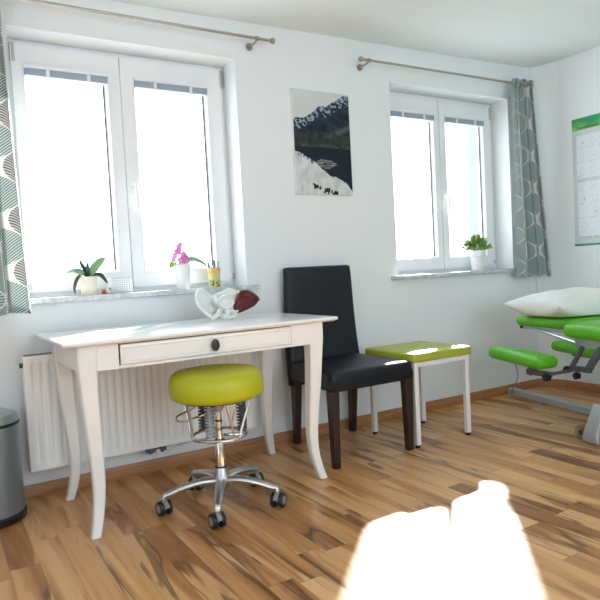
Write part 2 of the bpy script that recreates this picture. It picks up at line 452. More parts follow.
# ------------------------------------------------------------------ windows
def window(n, W, glassL, glassR, mid, handle_x, sill_x):
    x0, x1, z0, z1 = W
    root = bpy.data.objects.new('window_%d' % n, None); C.objects.link(root); root['kind'] = 'structure'
    root.location = ((x0 + x1) / 2, .14, z0)
    bm = B(); F = .055; yf = .155; yb = .235
    zb = .905
    box(bm, x0, x0 + F, yf, yb, zb, z1); box(bm, x1 - F, x1, yf, yb, zb, z1)
    box(bm, x0 + F, x1 - F, yf, yb, zb, zb + F * .8); box(bm, x0 + F, x1 - F, yf, yb, z1 - F, z1)
    obj('window_frame', bm, M['pvc'], root, bevel=.004)
    for q0, q1 in ((x0, x0 + .03), (x1 - (.03 if n == 1 else .17), x1)):
        bm = B(); box(bm, q0, q1, .25, .295, z0, z1); obj('added_sun_trim', bm, M['pvc'], root)  # added strips outside the glass that narrow the incoming sun
    for side, (g0, g1) in enumerate((glassL, glassR)):
        a = x0 + .03 if side == 0 else mid + .0035
        b = mid - .0035 if side == 0 else x1 - (.03 if n == 1 else .05)
        zs, ze = .930, 2.100; gz0, gz1 = 1.010, 2.006
        ys, ye = .132, .200
        bm = B()
        box(bm, a, g0, ys, ye, zs, ze); box(bm, g1, b, ys, ye, zs, ze)
        box(bm, g0, g1, ys, ye, zs, gz0); box(bm, g0, g1, ys, ye, gz1, ze)
        bmesh.ops.remove_doubles(bm, verts=bm.verts, dist=1e-5)
        # drop the inner faces where the four rails meet
        s = obj('sash', bm, M['pvc'], root)
        # sloped glazing bead
        bm = B()
        def rect(off, y): return [Vector((g0 + off, y, gz0 + off)), Vector((g1 - off, y, gz0 + off)), Vector((g1 - off, y, gz1 - off)), Vector((g0 + off, y, gz1 - off))]
        ring_skin(bm, [rect(-.004, ys - .003), rect(.001, ys - .003), rect(.014, ys + .022), rect(.014, ys + .03), rect(-.004, ys + .03)], closed=True)
        obj('glazing_bead', bm, M['pvc'], s)
        bm = B(); ring_skin(bm, [rect(.0125, ys + .0175), rect(.0145, ys + .0195), rect(.0145, ys + .030), rect(.0125, ys + .030)], closed=True)
        obj('gasket', bm, M['gaskl'], s)
        bm = B(); box(bm, g1 - .021, g1 - .0145, ys + .0215, ys + .0255, gz0 + .015, gz1 - .015); obj('guide_cord', bm, M['gasket'], s)
        bm = B(); box(bm, g0 + .01, g1 - .01, ys + .026, ys + .030, gz0 + .01, gz1 - .01); obj('glass_pane', bm, M['glass'], s)
        # hinge covers on the outer stile
        hx = a + .012 if side == 0 else b + .004
        bm = B()
        for hz0, hz1 in ((2.015, 2.10), (.945, .975)):
            cyl(bm, (hx, ys + .005, hz0), (hx, ys + .005, hz1), .009, n=12); cyl(bm, (hx + (.018 if side else -.01), ys + .012, hz0), (hx + (.018 if side else -.01), ys + .012, hz1), .006, n=10)
        obj('hinge', bm, M['hinge'], s)
        if side == 1:
            bm = B(); hx = handle_x; hz = 1.445
            rbox(bm, (hx, ys - .006, hz), (.014, .006, .034), .005, 6)
            cyl(bm, (hx, ys - .006, hz), (hx, ys - .045, hz), .009)
            tube(bm, smooth_path([(hx, ys - .040, hz + .012), (hx, ys - .047, hz - .01), (hx, ys - .050, hz - .06), (hx, ys - .046, hz - .125)], 5), [.009] * 6 + [.0105] * 10, 12)
            obj('handle', bm, M['whitec'], s)
    bm = B(); box(bm, sill_x[0], sill_x[1], -.042, 0, .880, .905); box(bm, x0, x1, 0, .16, .880, .905)
    bmesh.ops.remove_doubles(bm, verts=bm.verts, dist=1e-5)
    obj('window_sill', bm, M['marble'], root, bevel=.003)
window(1, W1, (.455, .842), (.975, 1.378), .905, .940, (.315, 1.552))
window(2, W2, (2.665, 3.055), (3.165, 3.548), 3.108, 3.128, (2.505, 3.72))

def blind(x0, x1, label):
    t = thing('venetian_blind', label, 'blind', ((x0 + x1) / 2, .13, 1.985), 'raised blinds at the top of the window panes')
    bm = B(); rbox(bm, ((x0 + x1) / 2, .123, 1.996), ((x1 - x0) / 2, .012, .010), .004, 6); obj('head_rail', bm, M['blindw'], t)
    bm = B()
    for k in range(9): box(bm, x0 + .006, x1 - .006, .117, .137, 1.956 + k * .0032, 1.9585 + k * .0032)
    obj('slat_stack', bm, M['blindg'], t)
    bm = B(); box(bm, x0 + .006, x1 - .006, .116, .138, 1.949, 1.9545); obj('bottom_rail', bm, M['blindw'], t)
    for f in (.27, .75):
        bm = B(); x = x0 + (x1 - x0) * f; box(bm, x - .008, x + .008, .112, .1155, 1.947, 1.985); obj('clip', bm, M['blindw'], t)
    return t
blind(.452, .845, 'raised blue-grey blind on the left pane of the window above the desk')
blind(.972, 1.381, 'raised blue-grey blind on the right pane of the window above the desk')
blind(2.662, 3.058, 'raised blue-grey blind on the left pane of the window beside the mountain picture')
blind(3.162, 3.551, 'raised blue-grey blind on the pane nearest the full corner curtain')

# ------------------------------------------------------------------ curtain rods and curtains
def rod(x0, x1, z0, z1, brackets, label):
    t = thing('curtain_rod', label, 'curtain rod', ((x0 + x1) / 2, -.02, (z0 + z1) / 2))
    y = -.1; zz = lambda x: z0 + (z1 - z0) * (x - x0) / (x1 - x0)
    bm = B(); cyl(bm, (x0, y, z0), (x1, y, z1), .0075); obj('pole', bm, M['nickel'], t)
    for x, s in ((x0, -1), (x1, 1)):
        bm = B()
        R = [(.008, 0), (.013, .002), (.0155, .010), (.0155, .018), (.012, .023), (.0001, .024)]
        ring_skin(bm, [[Vector((x + s * h, y + r * math.cos(2 * PI * k / 20), zz(x) + r * math.sin(2 * PI * k / 20))) for k in range(20)] for r, h in R])
        obj('finial', bm, M['nickel'], t)
    for x in brackets:
        bm = B(); cyl(bm, (x, -.001, zz(x) - .012), (x, -.010, zz(x) - .012), .021, .019)
        tube(bm, smooth_path([(x, -.008, zz(x) - .012), (x, -.05, zz(x) - .013), (x, -.085, zz(x) - .008), (x, -.1, zz(x) - .002)], 4), .0065, 10)
        cyl(bm, (x - .009, y, zz(x)), (x + .009, y, zz(x)), .0115)
        obj('bracket', bm, M['nickel'], t)
    return t
rod(-.42, 1.665, 2.203, 2.213, (-.30, 1.585), 'thin brushed metal curtain rod above the desk window')
rod(2.283, 3.80, 2.196, 2.212, (2.335, 3.76), 'thin brushed metal curtain rod above the window near the corner')

def curtain(xt, xb, zt, zb, folds, amp, y, label, ph=0., seed=0, cloth=1.0, uo=0.):
    """xt, xb: (left, right) at the heading and at the hem"""
    nx, nz = 150, 60; bm = B(); uvl = bm.loops.layers.uv.new('UVMap')
    rows = []
    for j in range(nz + 1):
        v = j / nz; z = zb + (zt - zb) * v; row = []
        e = (1 - v) ** .8
        a = xt[0] + (xb[0] - xt[0]) * e; b = xt[1] + (xb[1] - xt[1]) * (1 - v) ** 1.3
        for i in range(nx + 1):
            u = i / nx
            w = folds * 2 * PI * (u ** 1.08) + ph
            A = amp * (.55 + .45 * e) * (.75 + .5 * noise.noise(Vector((u * 5, seed, v * .7))))
            x = a + (b - a) * u + .35 * amp * math.sin(2 * w + 1) * (b - a) * 3
            yy = y + A * math.sin(w + .5 * noise.noise(Vector((u * 2, v * 1.5, seed + 4)))) + .15 * amp * math.sin(3.1 * w + v * 2)
            if v > .955: yy += .25 * amp * math.sin(w * 4)        # gathered heading tape
            zz = z + (0.006 * math.sin(w * 4) if j == nz else 0) + (.006 * math.sin(w) if j == 0 else 0)
            row.append(bm.verts.new((x, yy, zz)))
        rows.append(row)
    for j in range(nz):
        for i in range(nx):
            f = bm.faces.new((rows[j][i], rows[j][i + 1], rows[j + 1][i + 1], rows[j + 1][i]))
            for l, (ii, jj) in zip(f.loops, ((i, j), (i + 1, j), (i + 1, j + 1), (i, j + 1))):
                l[uvl].uv = (uo + cloth * ii / nx, (zb + (zt - zb) * jj / nz))
    o = obj('curtain', bm, M['curtain'], None, solid=.0015, sharp=180)
    tag(o, label, 'curtain'); return o
curtain((-.30, .338), (-.28, .372), 2.232, .845, 3.6, .034, -.088, 'leaf-print curtain at the left edge, beside the desk window', ph=.4, seed=2, cloth=1.02, uo=.055)
curtain((3.612, 3.800), (3.612, 3.925), 2.245, .838, 2.4, .044, -.098, 'gathered leaf-print curtain hanging in the corner of the room', ph=2.5, seed=9, cloth=.56, uo=.03)

# ------------------------------------------------------------------ picture and wall chart
def colgrid(name, nu, nv, P, colf, material, parent):
    """flat printed sheet: P(u,v) -> point, colf(u,v) -> linear colour"""
    bm = B(); vs = [[bm.verts.new(P(i / nu, j / nv)) for i in range(nu + 1)] for j in range(nv + 1)]
    for j in range(nv):
        for i in range(nu): bm.faces.new((vs[j][i], vs[j][i + 1], vs[j + 1][i + 1], vs[j + 1][i]))
    me = bpy.data.meshes.new(name); bm.to_mesh(me); bm.free()
    ca = me.color_attributes.new('Col', 'FLOAT_COLOR', 'POINT')
    k = 0
    for j in range(nv + 1):
        for i in range(nu + 1):
            ca.data[k].color = (*colf(i / nu, j / nv), 1); k += 1
    me.materials.append(material)
    o = bpy.data.objects.new(name, me); C.objects.link(o); setpar(o, parent); return o
def lerp(a, b, t): t = max(0, min(1, t)); return tuple(x + (y - x) * t for x, y in zip(a, b))
def interp(tab, u):
    for (a, p), (b, q) in zip(tab, tab[1:]):
        if u <= b: return p + (q - p) * (u - a) / (b - a)
    return tab[-1][1]
def fbm(x, y, s=0): return noise.fractal(Vector((x, y, s)), 1., 2., 5)
def landscape(u, v):
    r = interp([(0, .70), (.08, .735), (.17, .725), (.28, .765), (.40, .83), (.50, .865), (.58, .855), (.68, .905), (.78, .935), (.88, .975), (1, .985)], u) + .012 * fbm(u * 14, 1)
    sky = (.60, .62, .60)
    if v > r: return lerp(sky, (.64, .66, .65), (v - r) * 4)
    shore = interp([(0, .41), (.10, .395), (.2, .36), (.3, .33), (.42, .27), (.50, .235), (.58, .19), (.68, .175), (.80, .15), (.92, .10), (1, .03)], u) + .010 * fbm(u * 12, 7)
    if v < shore:
        c = lerp((.50, .53, .53), (.68, .70, .70), .5 + .9 * fbm(u * 9, v * 9, 3))
        for ru, rv, rr in ((.34, .075, .05), (.40, .06, .03), (.54, .035, .06), (.66, .012, .05), (.70, .02, .035), (.30, .10, .02)):
            if ((u - ru) / rr) ** 2 + ((v - rv) / (rr * .5)) ** 2 < 1 + 2.0 * fbm(u * 30, v * 30): return (.02, .025, .03)
        if shore - v < .035 and fbm(u * 26, v * 26, 5) > .02 and u < .35: return (.10, .12, .15)
        return c
    if v < .455:
        c = (.016, .022, .032)
        if .30 < u < .74 and .255 < v < .345 and math.sin(v * 330 + 5 * fbm(u * 3, v * 30)) > .0 and abs(u - .52) < .2 * (1 - abs(v - .30) / .06) + .03: c = (.22, .24, .26)
        return c
    d = r - v
    c = lerp((.012, .018, .028), (.032, .044, .060), .5 + fbm(u * 6 + v * 4, v * 10, 2))
    if d < .10 + .04 * fbm(u * 5, 3):
        s = fbm(u * 16 - v * 8, v * 30 + u * 14, 8) * 1.2 + .02
        if s > .02 + d * 3.2: c = (.30, .38, .47)
        elif s > -.04 + d * 2.4: c = (.11, .15, .20)
    # scree slope descending from the right
    k = v - (.52 + .28 * (u - .45))
    if u > .5 and abs(k) < .045 and v > .55: c = lerp(c, (.095, .105, .12), 1 - abs(k) / .045)
    if .455 < v < .60 + .05 * fbm(u * 4, 9):
        c = lerp(c, (.045, .050, .036), .6 + fbm(u * 12, v * 12, 4))
        if v < .49 and fbm(u * 10, v * 60, 6) > .12: c = (.075, .08, .07)
    return c
t = thing('canvas_picture', 'frameless canvas picture of a dark mountain lake on the wall between the windows', 'picture', (2.026, -.012, 1.405))
bm = B(); box(bm, 1.828, 2.224, -.022, 0, 1.405, 2.003); obj('canvas_block', bm, M['canvasw'], t, bevel=.002)
colgrid('printed_face', 200, 300, lambda u, v: (1.829 + .394 * u, -.0228, 1.406 + .596 * v), landscape, M['art'], t)

PX = 3.99; PY0, PY1, PZ0, PZ1 = -.290, -.980, 1.048, 1.935
t = thing('wall_chart', 'laminated wall chart with a green heading on the right-hand wall', 'poster', (PX, (PY0 + PY1) / 2, PZ0))
def chart(u, v):
    U = u * (PY0 - PY1); Vv = (1 - v) * (PZ1 - PZ0)       # metres from the top left
    if Vv < .085:
        k = Vv / .085; n_ = fbm(U * 9, Vv * 20) * .5
        return lerp(lerp((.01, .22, .12), (.015, .34, .07), U * 4 + n_), (.22, .48, .10), k * 1.2 - .35 + n_)
    c = (.55, .60, .60)
    def card(a, b, p, q): return a < U < b and p < Vv < q
    if card(.030, .66, .125, .425) or card(.030, .66, .450, .835):
        c = (.68, .72, .76)
        W_ = .085; H_ = .098
        cu = (U - .030) / W_; cv = (Vv - .128) / H_
        fu, fv = cu % 1 - .5, cv % 1 - .5
        i = math.floor(cu) * 13 + math.floor(cv) * 7
        rr = abs(math.hypot(fu * 1.5 + .1 * math.sin(i), fv * 1.1 + .06 * math.cos(i * 3)) - .26 - .08 * math.sin(i * 5 + 4 * math.atan2(fv, fu)))
        if rr < .028 and (i * 37) % 5 != 0: c = (.50, .54, .59)
        if .34 < fv < .43 and fu < .1 and fbm(U * 200, Vv * 90) > -.05: c = (.53, .57, .61)
        if (i % 4 == 0) and math.hypot(fu - .1, fv) < .06: c = (.36, .28, .36)
    elif card(.035, .17, .427, .448) and fbm(U * 150, Vv * 60) > .0: c = (.42, .47, .47)
    elif card(.035, .30, .840, .852) and fbm(U * 150, Vv * 60) > .0: c = (.35, .40, .40)
    return c
bm = B(); box(bm, PX - .004, PX - .0005, PY1, PY0, PZ0 + .008, PZ1); obj('backing_sheet', bm, M['canvasw'], t)
colgrid('printed_face', 230, 290, lambda u, v: (PX - .0046, PY0 + (PY1 - PY0) * u, PZ0 + .008 + (PZ1 - PZ0 - .008) * v), chart, M['chart'], t)
bm = B(); box(bm, PX - .011, PX, PY1, PY0 + .003, PZ0 - .006, PZ0 + .008); obj('bottom_rail', bm, M['rail'], t, bevel=.002)
def text(body, loc, size, material, parent, name, rot):
    cu = bpy.data.curves.new(name, 'FONT'); cu.body = body; cu.size = size; cu.extrude = .0003; cu.offset = .0008
    tmp = bpy.data.objects.new(name + '_tmp', cu); C.objects.link(tmp)
    bpy.context.view_layer.update()
    dg = bpy.context.evaluated_depsgraph_get(); me = bpy.data.meshes.new_from_object(tmp.evaluated_get(dg))
    bpy.data.objects.remove(tmp); me.transform(Matrix.Translation(loc) @ rot)
    me.materials.clear(); me.materials.append(material)
    o = bpy.data.objects.new(name, me); C.objects.link(o); setpar(o, parent); return o
RY = Matrix(((0, 0, -1, 0), (-1, 0, 0, 0), (0, 1, 0, 0), (0, 0, 0, 1)))   # text reads along -y, faces -x
text('Travell/Simons', Vector((PX - .0052, PY0 - .030, PZ1 - .078)), .029, M['ink'], t, 'heading_text', RY)
text('|', Vector((PX - .0052, PY0 - .235, PZ1 - .078)), .029, M['ink'], t, 'heading_divider', RY)

# ------------------------------------------------------------------ radiator
t = thing('radiator', 'white ribbed panel radiator on the wall under the desk window', 'radiator', (.89, -.08, .143))
rx0, rx1, rz0, rz1 = .333, 1.452, .142, .655
bm = B(); n = 30; pitch = (rx1 - rx0 - .05) / n; yF = -.098
xs = [(rx0, yF + .0), (rx0 + .022, yF)]
for k in range(n):
    x = rx0 + .025 + k * pitch
    xs += [(x + .003, yF), (x + .009, yF + .013), (x + .018, yF + .013), (x + .024, yF)]
xs += [(rx1 - .022, yF), (rx1, yF)]
zz = [(rz0 + .0, 0), (rz0 + .030, 0), (rz0 + .042, 1), (rz1 - .042, 1), (rz1 - .030, 0), (rz1, 0)]
rows = [[bm.verts.new((x, (yF + (y - yF) * w), z)) for x, y in xs] for z, w in zz]
for a, b in zip(rows, rows[1:]):
    for i in range(len(xs) - 1): bm.faces.new((a[i], a[i + 1], b[i + 1], b[i]))
obj('front_panel', bm, M['rad'], t, solid=.002, sharp=60)
for q in (rx0, rx1 - .006):
    bm = B(); box(bm, q, q + .006, yF + .001, -.03, rz0, rz1); obj('side_cover', bm, M['rad'], t, bevel=.002)
bm = B(); box(bm, rx0 + .006, rx1 - .006, -.045, -.035, rz0 + .01, rz1 - .01); obj('back_panel', bm, M['rad'], t)
bm = B(); box(bm, rx0 + .006, rx1 - .006, yF + .001, yF + .014, rz1 - .006, rz1 + .002); box(bm, rx0 + .006, rx1 - .006, -.045, -.032, rz1 - .006, rz1 + .002)
x = rx0 + .012
while x < rx1 - .01:
    box(bm, x, x + .004, yF + .014, -.045, rz1 - .004, rz1 + .001); x += .012
obj('top_grille', bm, M['radg'], t)
bm = B(); cyl(bm, (rx0 + .001, -.075, rz1 - .04), (rx0 - .014, -.075, rz1 - .04), .011, n=14); obj('vent_plug', bm, M['valve'], t)
bm = B(); vx = .905
for q in (-.028, .028):
    cyl(bm, (vx + q, -.075, rz0 - .001), (vx + q, -.075, rz0 - .030), .011); cyl(bm, (vx + q, -.075, rz0 - .026), (vx + q, -.001, rz0 - .026), .008)
cyl(bm, (vx - .05, -.075, rz0 - .016), (vx + .05, -.075, rz0 - .016), .010)
obj('valve_block', bm, M['valve'], t)
bm = B(); cyl(bm, (vx + .05, -.075, rz0 - .018), (vx + .066, -.075, rz0 - .018), .012); obj('valve_cap', bm, M['valvew'], t)
bm = B(); cyl(bm, (vx + .005, -.093, rz0 - .022), (vx + .005, -.075, rz0 - .022), .012); obj('valve_cap', bm, M['valvew'], t)
for q in (rx0 + .15, rx1 - .15):
    bm = B(); box(bm, q - .012, q + .012, -.036, 0, rz0 + .05, rz1 - .06); obj('wall_bracket', bm, M['rad'], t)

# ------------------------------------------------------------------ waste bin
bx, by = .163, -.185
t = thing('waste_bin', 'grey-blue metal pedal bin with black foot beside the radiator', 'waste bin', (bx, by, 0))
bm = B(); lathe(bm, [(.124, 0), (.132, .006), (.134, .030), (.130, .036)], bx, by); obj('foot_ring', bm, M['blackp'], t)
bm = B(); lathe(bm, [(.126, .034), (.127, .04), (.127, .400), (.124, .404)], bx, by, 48); obj('body', bm, M['bin'], t)
bm = B(); lathe(bm, [(.128, .398), (.1295, .400), (.1295, .408), (.126, .410)], bx, by, 48); obj('rim', bm, M['blackp'], t)
bm = B(); lathe(bm, [(.126, .409), (.127, .413), (.127, .426), (.118, .442), (.09, .454), (.05, .460), (0, .462)], bx, by, 48); obj('lid', bm, M['binlid'], t)
bm = B(); rbox(bm, (bx - .03, by - .145, .014), (.028, .022, .006), .004, 6); obj('pedal', bm, M['blackp'], t)

# ------------------------------------------------------------------ desk
tx0, tx1, ty0, ty1 = .394, 1.600, -.700, -.062
t = thing('desk', 'white wooden desk with curved legs and one shallow drawer', 'desk', ((tx0 + tx1) / 2, (ty0 + ty1) / 2, 0))
bm = B()
def rr(e, z): return [Vector((tx0 + e, ty0 + e, z)), Vector((tx1 - e, ty0 + e, z)), Vector((tx1 - e, ty1 - e, z)), Vector((tx0 + e, ty1 - e, z))]
ring_skin(bm, [rr(.018, .728), rr(.006, .7335), rr(.001, .738), rr(0, .7425), rr(.002, .748), rr(.006, .750)]); obj('tabletop', bm, M['desk'], t, bevel=.0015)
lx0, lx1, ly0, ly1 = .452, 1.540, -.662, -.110
bm = B(); az0 = .630
box(bm, lx0 + .05, .604, ly0 + .006, ly0 + .026, az0, .729); box(bm, 1.372, lx1 - .05, ly0 + .006, ly0 + .026, az0, .729)
box(bm, .604, 1.372, ly0 + .006, ly0 + .026, az0, az0 + .012)
box(bm, lx0 + .05, lx1 - .05, ly1 - .026, ly1 - .006, az0, .729)
box(bm, lx0 + .006, lx0 + .026, ly0 + .05, ly1 - .05, az0, .729); box(bm, lx1 - .026, lx1 - .006, ly0 + .05, ly1 - .05, az0, .729)
obj('apron', bm, M['desk'], t, bevel=.001)
bm = B(); box(bm, .607, 1.369, ly0 + .012, ly0 + .016, .6425, .728); obj('drawer_gap_shade', bm, M['gap'], t)  # dark sheet painted as the shade in the gap round the drawer
bm = B()
def dr(e, y, ze=0): return [Vector((.610 + e, y, .644 + e)), Vector((1.366 - e, y, .644 + e)), Vector((1.366 - e, y, .722 - e)), Vector((.610 + e, y, .722 - e))]
ring_skin(bm, [dr(0, ly0 + .012), dr(0, ly0 - .001), dr(.003, ly0 - .004), dr(.012, ly0 - .005), dr(.016, ly0 - .001), dr(.02, ly0 - .001)]); dw = obj('drawer', bm, M['desk'], t, sharp=25)
bm = B(); R = [(.001, 0), (.006, .000), (.006, .008), (.015, .011), (.018, .016), (.015, .021), (.006, .0235), (.0003, .024)]
ring_skin(bm, [[Vector((.995 + r * math.cos(2 * PI * k / 24), ly0 - .001 - h, .680 + 1.4 * r * math.sin(2 * PI * k / 24))) for k in range(24)] for r, h in R]); obj('knob', bm, M['knob'], dw)
# curved legs: straight above, bowed in at mid height, kicked out at the foot
def leg(bm, cx, cy, sx, sy):
    prof = [(.729, .026, .074), (.66, .026, .072), (.60, .027, .066), (.52, .030, .062), (.44, .034, .059), (.36, .039, .054), (.28, .044, .050), (.20, .046, .046), (.13, .043, .042), (.07, .034, .039), (.03, .025, .037), (0, .017, .036)]
    rings = []
    for z, c, w in prof:
        ox = cx + sx * (w / 2 if z > .6 else max(c, 0) + .010); oy = cy + sy * (w / 2 if z > .6 else max(c, 0) + .010)
        if z > .6: ox = cx + sx * w / 2; oy = cy + sy * w / 2
        h = w / 2; ch = .006
        pl = [(-h + ch, -h), (h - ch, -h), (h, -h + ch), (h, h - ch), (h - ch, h), (-h + ch, h), (-h, h - ch), (-h, -h + ch)]
        rings.append([Vector((ox + a, oy + b, z)) for a, b in pl])
    # densify
    rr_ = []
    for k in range(8):
        rr_.append(smooth_path([r[k] for r in rings], 4))
    rings = [[rr_[k][i] for k in range(8)] for i in range(len(rr_[0]))]
    ring_skin(bm, rings)
for cx, sx in ((lx0, 1), (lx1, -1)):
    for cy, sy in ((ly0, 1), (ly1, -1)):
        bm = B(); leg(bm, cx, cy, sx, sy); obj('leg', bm, M['desk'], t, sharp=30)

# ------------------------------------------------------------------ anatomical model on the desk
t = thing('pelvis_model', 'white anatomical bone model with a dark red muscle part lying on the desk', 'anatomical model', (1.25, -.25, .75))
def sheet(bm, rows):
    vs = [[bm.verts.new(p) for p in r] for r in rows]
    for a, b in zip(vs, vs[1:]):
        for i in range(len(a) - 1): bm.faces.new((a[i], a[i + 1], b[i + 1], b[i]))
# left wing, a scooped plate that ends in a thick crest
bm = B(); rows = []
crest = smooth_path([(1.085, -.27, .862), (1.098, -.255, .892), (1.128, -.245, .899), (1.165, -.235, .876), (1.19, -.23, .862)], 6)
root = smooth_path([(1.118, -.275, .800), (1.135, -.275, .790), (1.150, -.27, .786), (1.165, -.262, .790), (1.185, -.25, .80)], 6)
for a, b in zip(crest, root):
    rows.append([a.lerp(b, s) + Vector((0, .035 * math.sin(PI * s), -.008 * math.sin(PI * s))) for s in [k / 8 for k in range(9)]])
sheet(bm, rows); obj('wing', bm, M['bone'], t, solid=.009, sharp=180, sub=1)
bm = B(); tube(bm, [p + Vector((0, 0, 0)) for p in crest], [.006 + .003 * math.sin(PI * k / (len(crest) - 1)) for k in range(len(crest))], 8)
tube(bm, smooth_path([(1.085, -.27, .862), (1.088, -.275, .84), (1.102, -.28, .815), (1.125, -.285, .79), (1.150, -.29, .768), (1.160, -.29, .7595)], 5), .0085, 8)
tube(bm, smooth_path([(1.19, -.23, .862), (1.215, -.225, .872), (1.25, -.22, .882), (1.285, -.215, .892), (1.31, -.22, .884), (1.325, -.24, .862)], 5), .009, 8)
obj('crest', bm, M['bone'], t)
# round socket
bm = B(); cs = Vector((1.232, -.285, .836)); nrm = Vector((-.25, -.93, .28)).normalized(); u_ = nrm.cross(Vector((0, 0, 1))).normalized(); v_ = u_.cross(nrm)
R = [(.0, -.020), (.018, -.017), (.026, -.006), (.029, .004), (.034, .006), (.039, .0), (.041, -.014), (.034, -.034), (.0, -.040)]
ring_skin(bm, [[cs + nrm * h + (u_ * math.cos(2 * PI * k / 28) + v_ * math.sin(2 * PI * k / 28)) * max(r, .0003) for k in range(28)] for r, h in R])
obj('hip_socket', bm, M['bone'], t)
# lower struts, sacrum and the ring that closes towards the red part
bm = B()
for P, r in (([(1.20, -.28, .805), (1.185, -.29, .782), (1.165, -.29, .768), (1.148, -.288, .7625)], .012),
             ([(1.235, -.28, .80), (1.235, -.285, .78), (1.225, -.285, .765), (1.205, -.285, .764)], .013),
             ([(1.205, -.285, .760), (1.235, -.29, .760), (1.265, -.285, .760), (1.29, -.27, .772)], .009),
             ([(1.27, -.27, .835), (1.295, -.27, .82), (1.31, -.265, .835), (1.32, -.255, .862), (1.318, -.24, .885)], .008),
             ([(1.25, -.275, .80), (1.275, -.275, .785), (1.295, -.265, .79), (1.31, -.26, .805)], .011),
             ([(1.16, -.22, .80), (1.18, -.20, .775), (1.21, -.20, .765), (1.25, -.21, .764)], .013),
             ([(1.19, -.24, .86), (1.20, -.25, .84), (1.215, -.26, .82), (1.23, -.26, .80)], .018)):
    tube(bm, smooth_path(P, 5), r, 9)
obj('lower_bones', bm, M['bone'], t, sub=1)
bm = B(); rows = []
for i in range(9):
    a = i / 8; p0 = Vector((1.255 + .065 * a, -.215 - .02 * a, .884 + .004 * math.sin(PI * a))); p1 = Vector((1.262 + .05 * a, -.255, .835 - .005 * a))
    rows.append([p0.lerp(p1, s / 5) + Vector((0, .012 * math.sin(PI * s / 5), 0)) for s in range(6)])
sheet(bm, rows); obj('right_wing', bm, M['bone'], t, solid=.005, sharp=180)
bm = B(); rows = []
for i in range(11):
    a = i / 10; p0 = Vector((1.29 + .09 * a, -.20 - .02 * a, .894 + .015 * math.sin(PI * a * 1.3))); p1 = Vector((1.31 + .085 * a, -.24, .868 - .02 * a))
    rows.append([p0.lerp(p1, s / 5) + Vector((0, .012 * math.sin(PI * s / 5 + i), .004 * math.sin(i * 2 + s))) for s in range(6)])
sheet(bm, rows); obj('clear_film', bm, M['clear'], t, solid=.0008, sharp=180)
# the red part: fluted body that tapers to a ridge at the right
bm = B(); rings = []
for i, (x, zc, hz, yc, hy) in enumerate([(1.278, .802, .012, -.268, .012), (1.290, .806, .030, -.262, .026), (1.306, .822, .046, -.252, .036), (1.328, .829, .051, -.245, .042), (1.352, .832, .045, -.242, .042), (1.375, .830, .037, -.244, .037), (1.395, .828, .028, -.25, .030), (1.408, .826, .018, -.256, .020), (1.414, .824, .005, -.26, .006)]):
    ring = []
    for k in range(24):
        a = 2 * PI * k / 24; f = 1 + .10 * math.sin(4 * a + i * .6) + .05 * math.sin(9 * a)
        ring.append(Vector((x + .012 * math.cos(a), yc + hy * f * math.cos(a), zc + hz * f * math.sin(a))))
    rings.append(ring)
ring_skin(bm, rings); obj('muscle', bm, M['muscle'], t, sub=1, sharp=180)
bm = B(); tube(bm, smooth_path([(1.322, -.262, .876), (1.35, -.275, .879), (1.378, -.28, .866), (1.402, -.28, .848), (1.414, -.275, .832)], 5), .0085, 9)
obj('muscle_ridge', bm, M['muscle'], t)

# ------------------------------------------------------------------ things on the sill of the desk window
SZ = .905
def pot(prof, material, cx, cy, label, cat, name, n=36):
    t = thing(name, label, cat, (cx, cy, SZ)); bm = B(); lathe(bm, [(r, SZ + z) for r, z in prof], cx, cy, n); obj('pot', bm, material, t); return t
px_, py_ = .660, .020
t = pot([(.036, 0), (.0385, .004), (.0405, .082), (.0410, .088), (.0385, .0885), (.0375, .080), (.0, .078)], M['cream'], px_, py_, 'orchid without flowers in a cream pot on the sill above the desk', 'potted plant', 'potted_orchid')
bm = B(); lathe(bm, [(.0, SZ + .0775), (.0370, SZ + .079), (.030, SZ + .085), (.0, SZ + .090)], px_, py_, 24); obj('bark', bm, M['soil'], t)
for pts_, w_, m_ in (
    ([(0, 0, .086), (.022, -.005, .118), (.048, -.01, .148), (.068, -.01, .166), (.082, -.01, .175)], .042, 'leafp'),
    ([(-.005, 0, .086), (-.03, -.005, .106), (-.062, 0, .116), (-.098, .01, .112)], .038, 'leafp'),
    ([(0, 0, .086), (-.016, -.01, .120), (-.030, -.012, .145), (-.036, -.012, .170)], .022, 'leafd'),
    ([(0, -.005, .086), (-.006, -.02, .115), (-.008, -.03, .135), (-.004, -.03, .156)], .020, 'leafd'),
    ([(-.008, -.005, .086), (-.040, -.02, .094), (-.062, -.028, .072), (-.074, -.03, .035), (-.070, -.030, .006)], .017, 'leafd'),
    ([(.008, -.005, .086), (.040, -.02, .096), (.062, -.025, .080), (.082, -.028, .050)], .026, 'leafd')):
    bm = B(); leaf(bm, [(px_ + a, py_ + b, SZ + c) for a, b, c in pts_], w_, up=(0, -.75, .66)); obj('leaf', bm, M[m_], t, solid=.0016, sharp=180)
bm = B(); tube(bm, smooth_path([(px_ + .005, py_, SZ + .086), (px_ + .03, py_, SZ + .14), (px_ + .052, py_, SZ + .19), (px_ + .056, py_, SZ + .205)], 5), .0016, 6); obj('stem', bm, M['stem'], t)

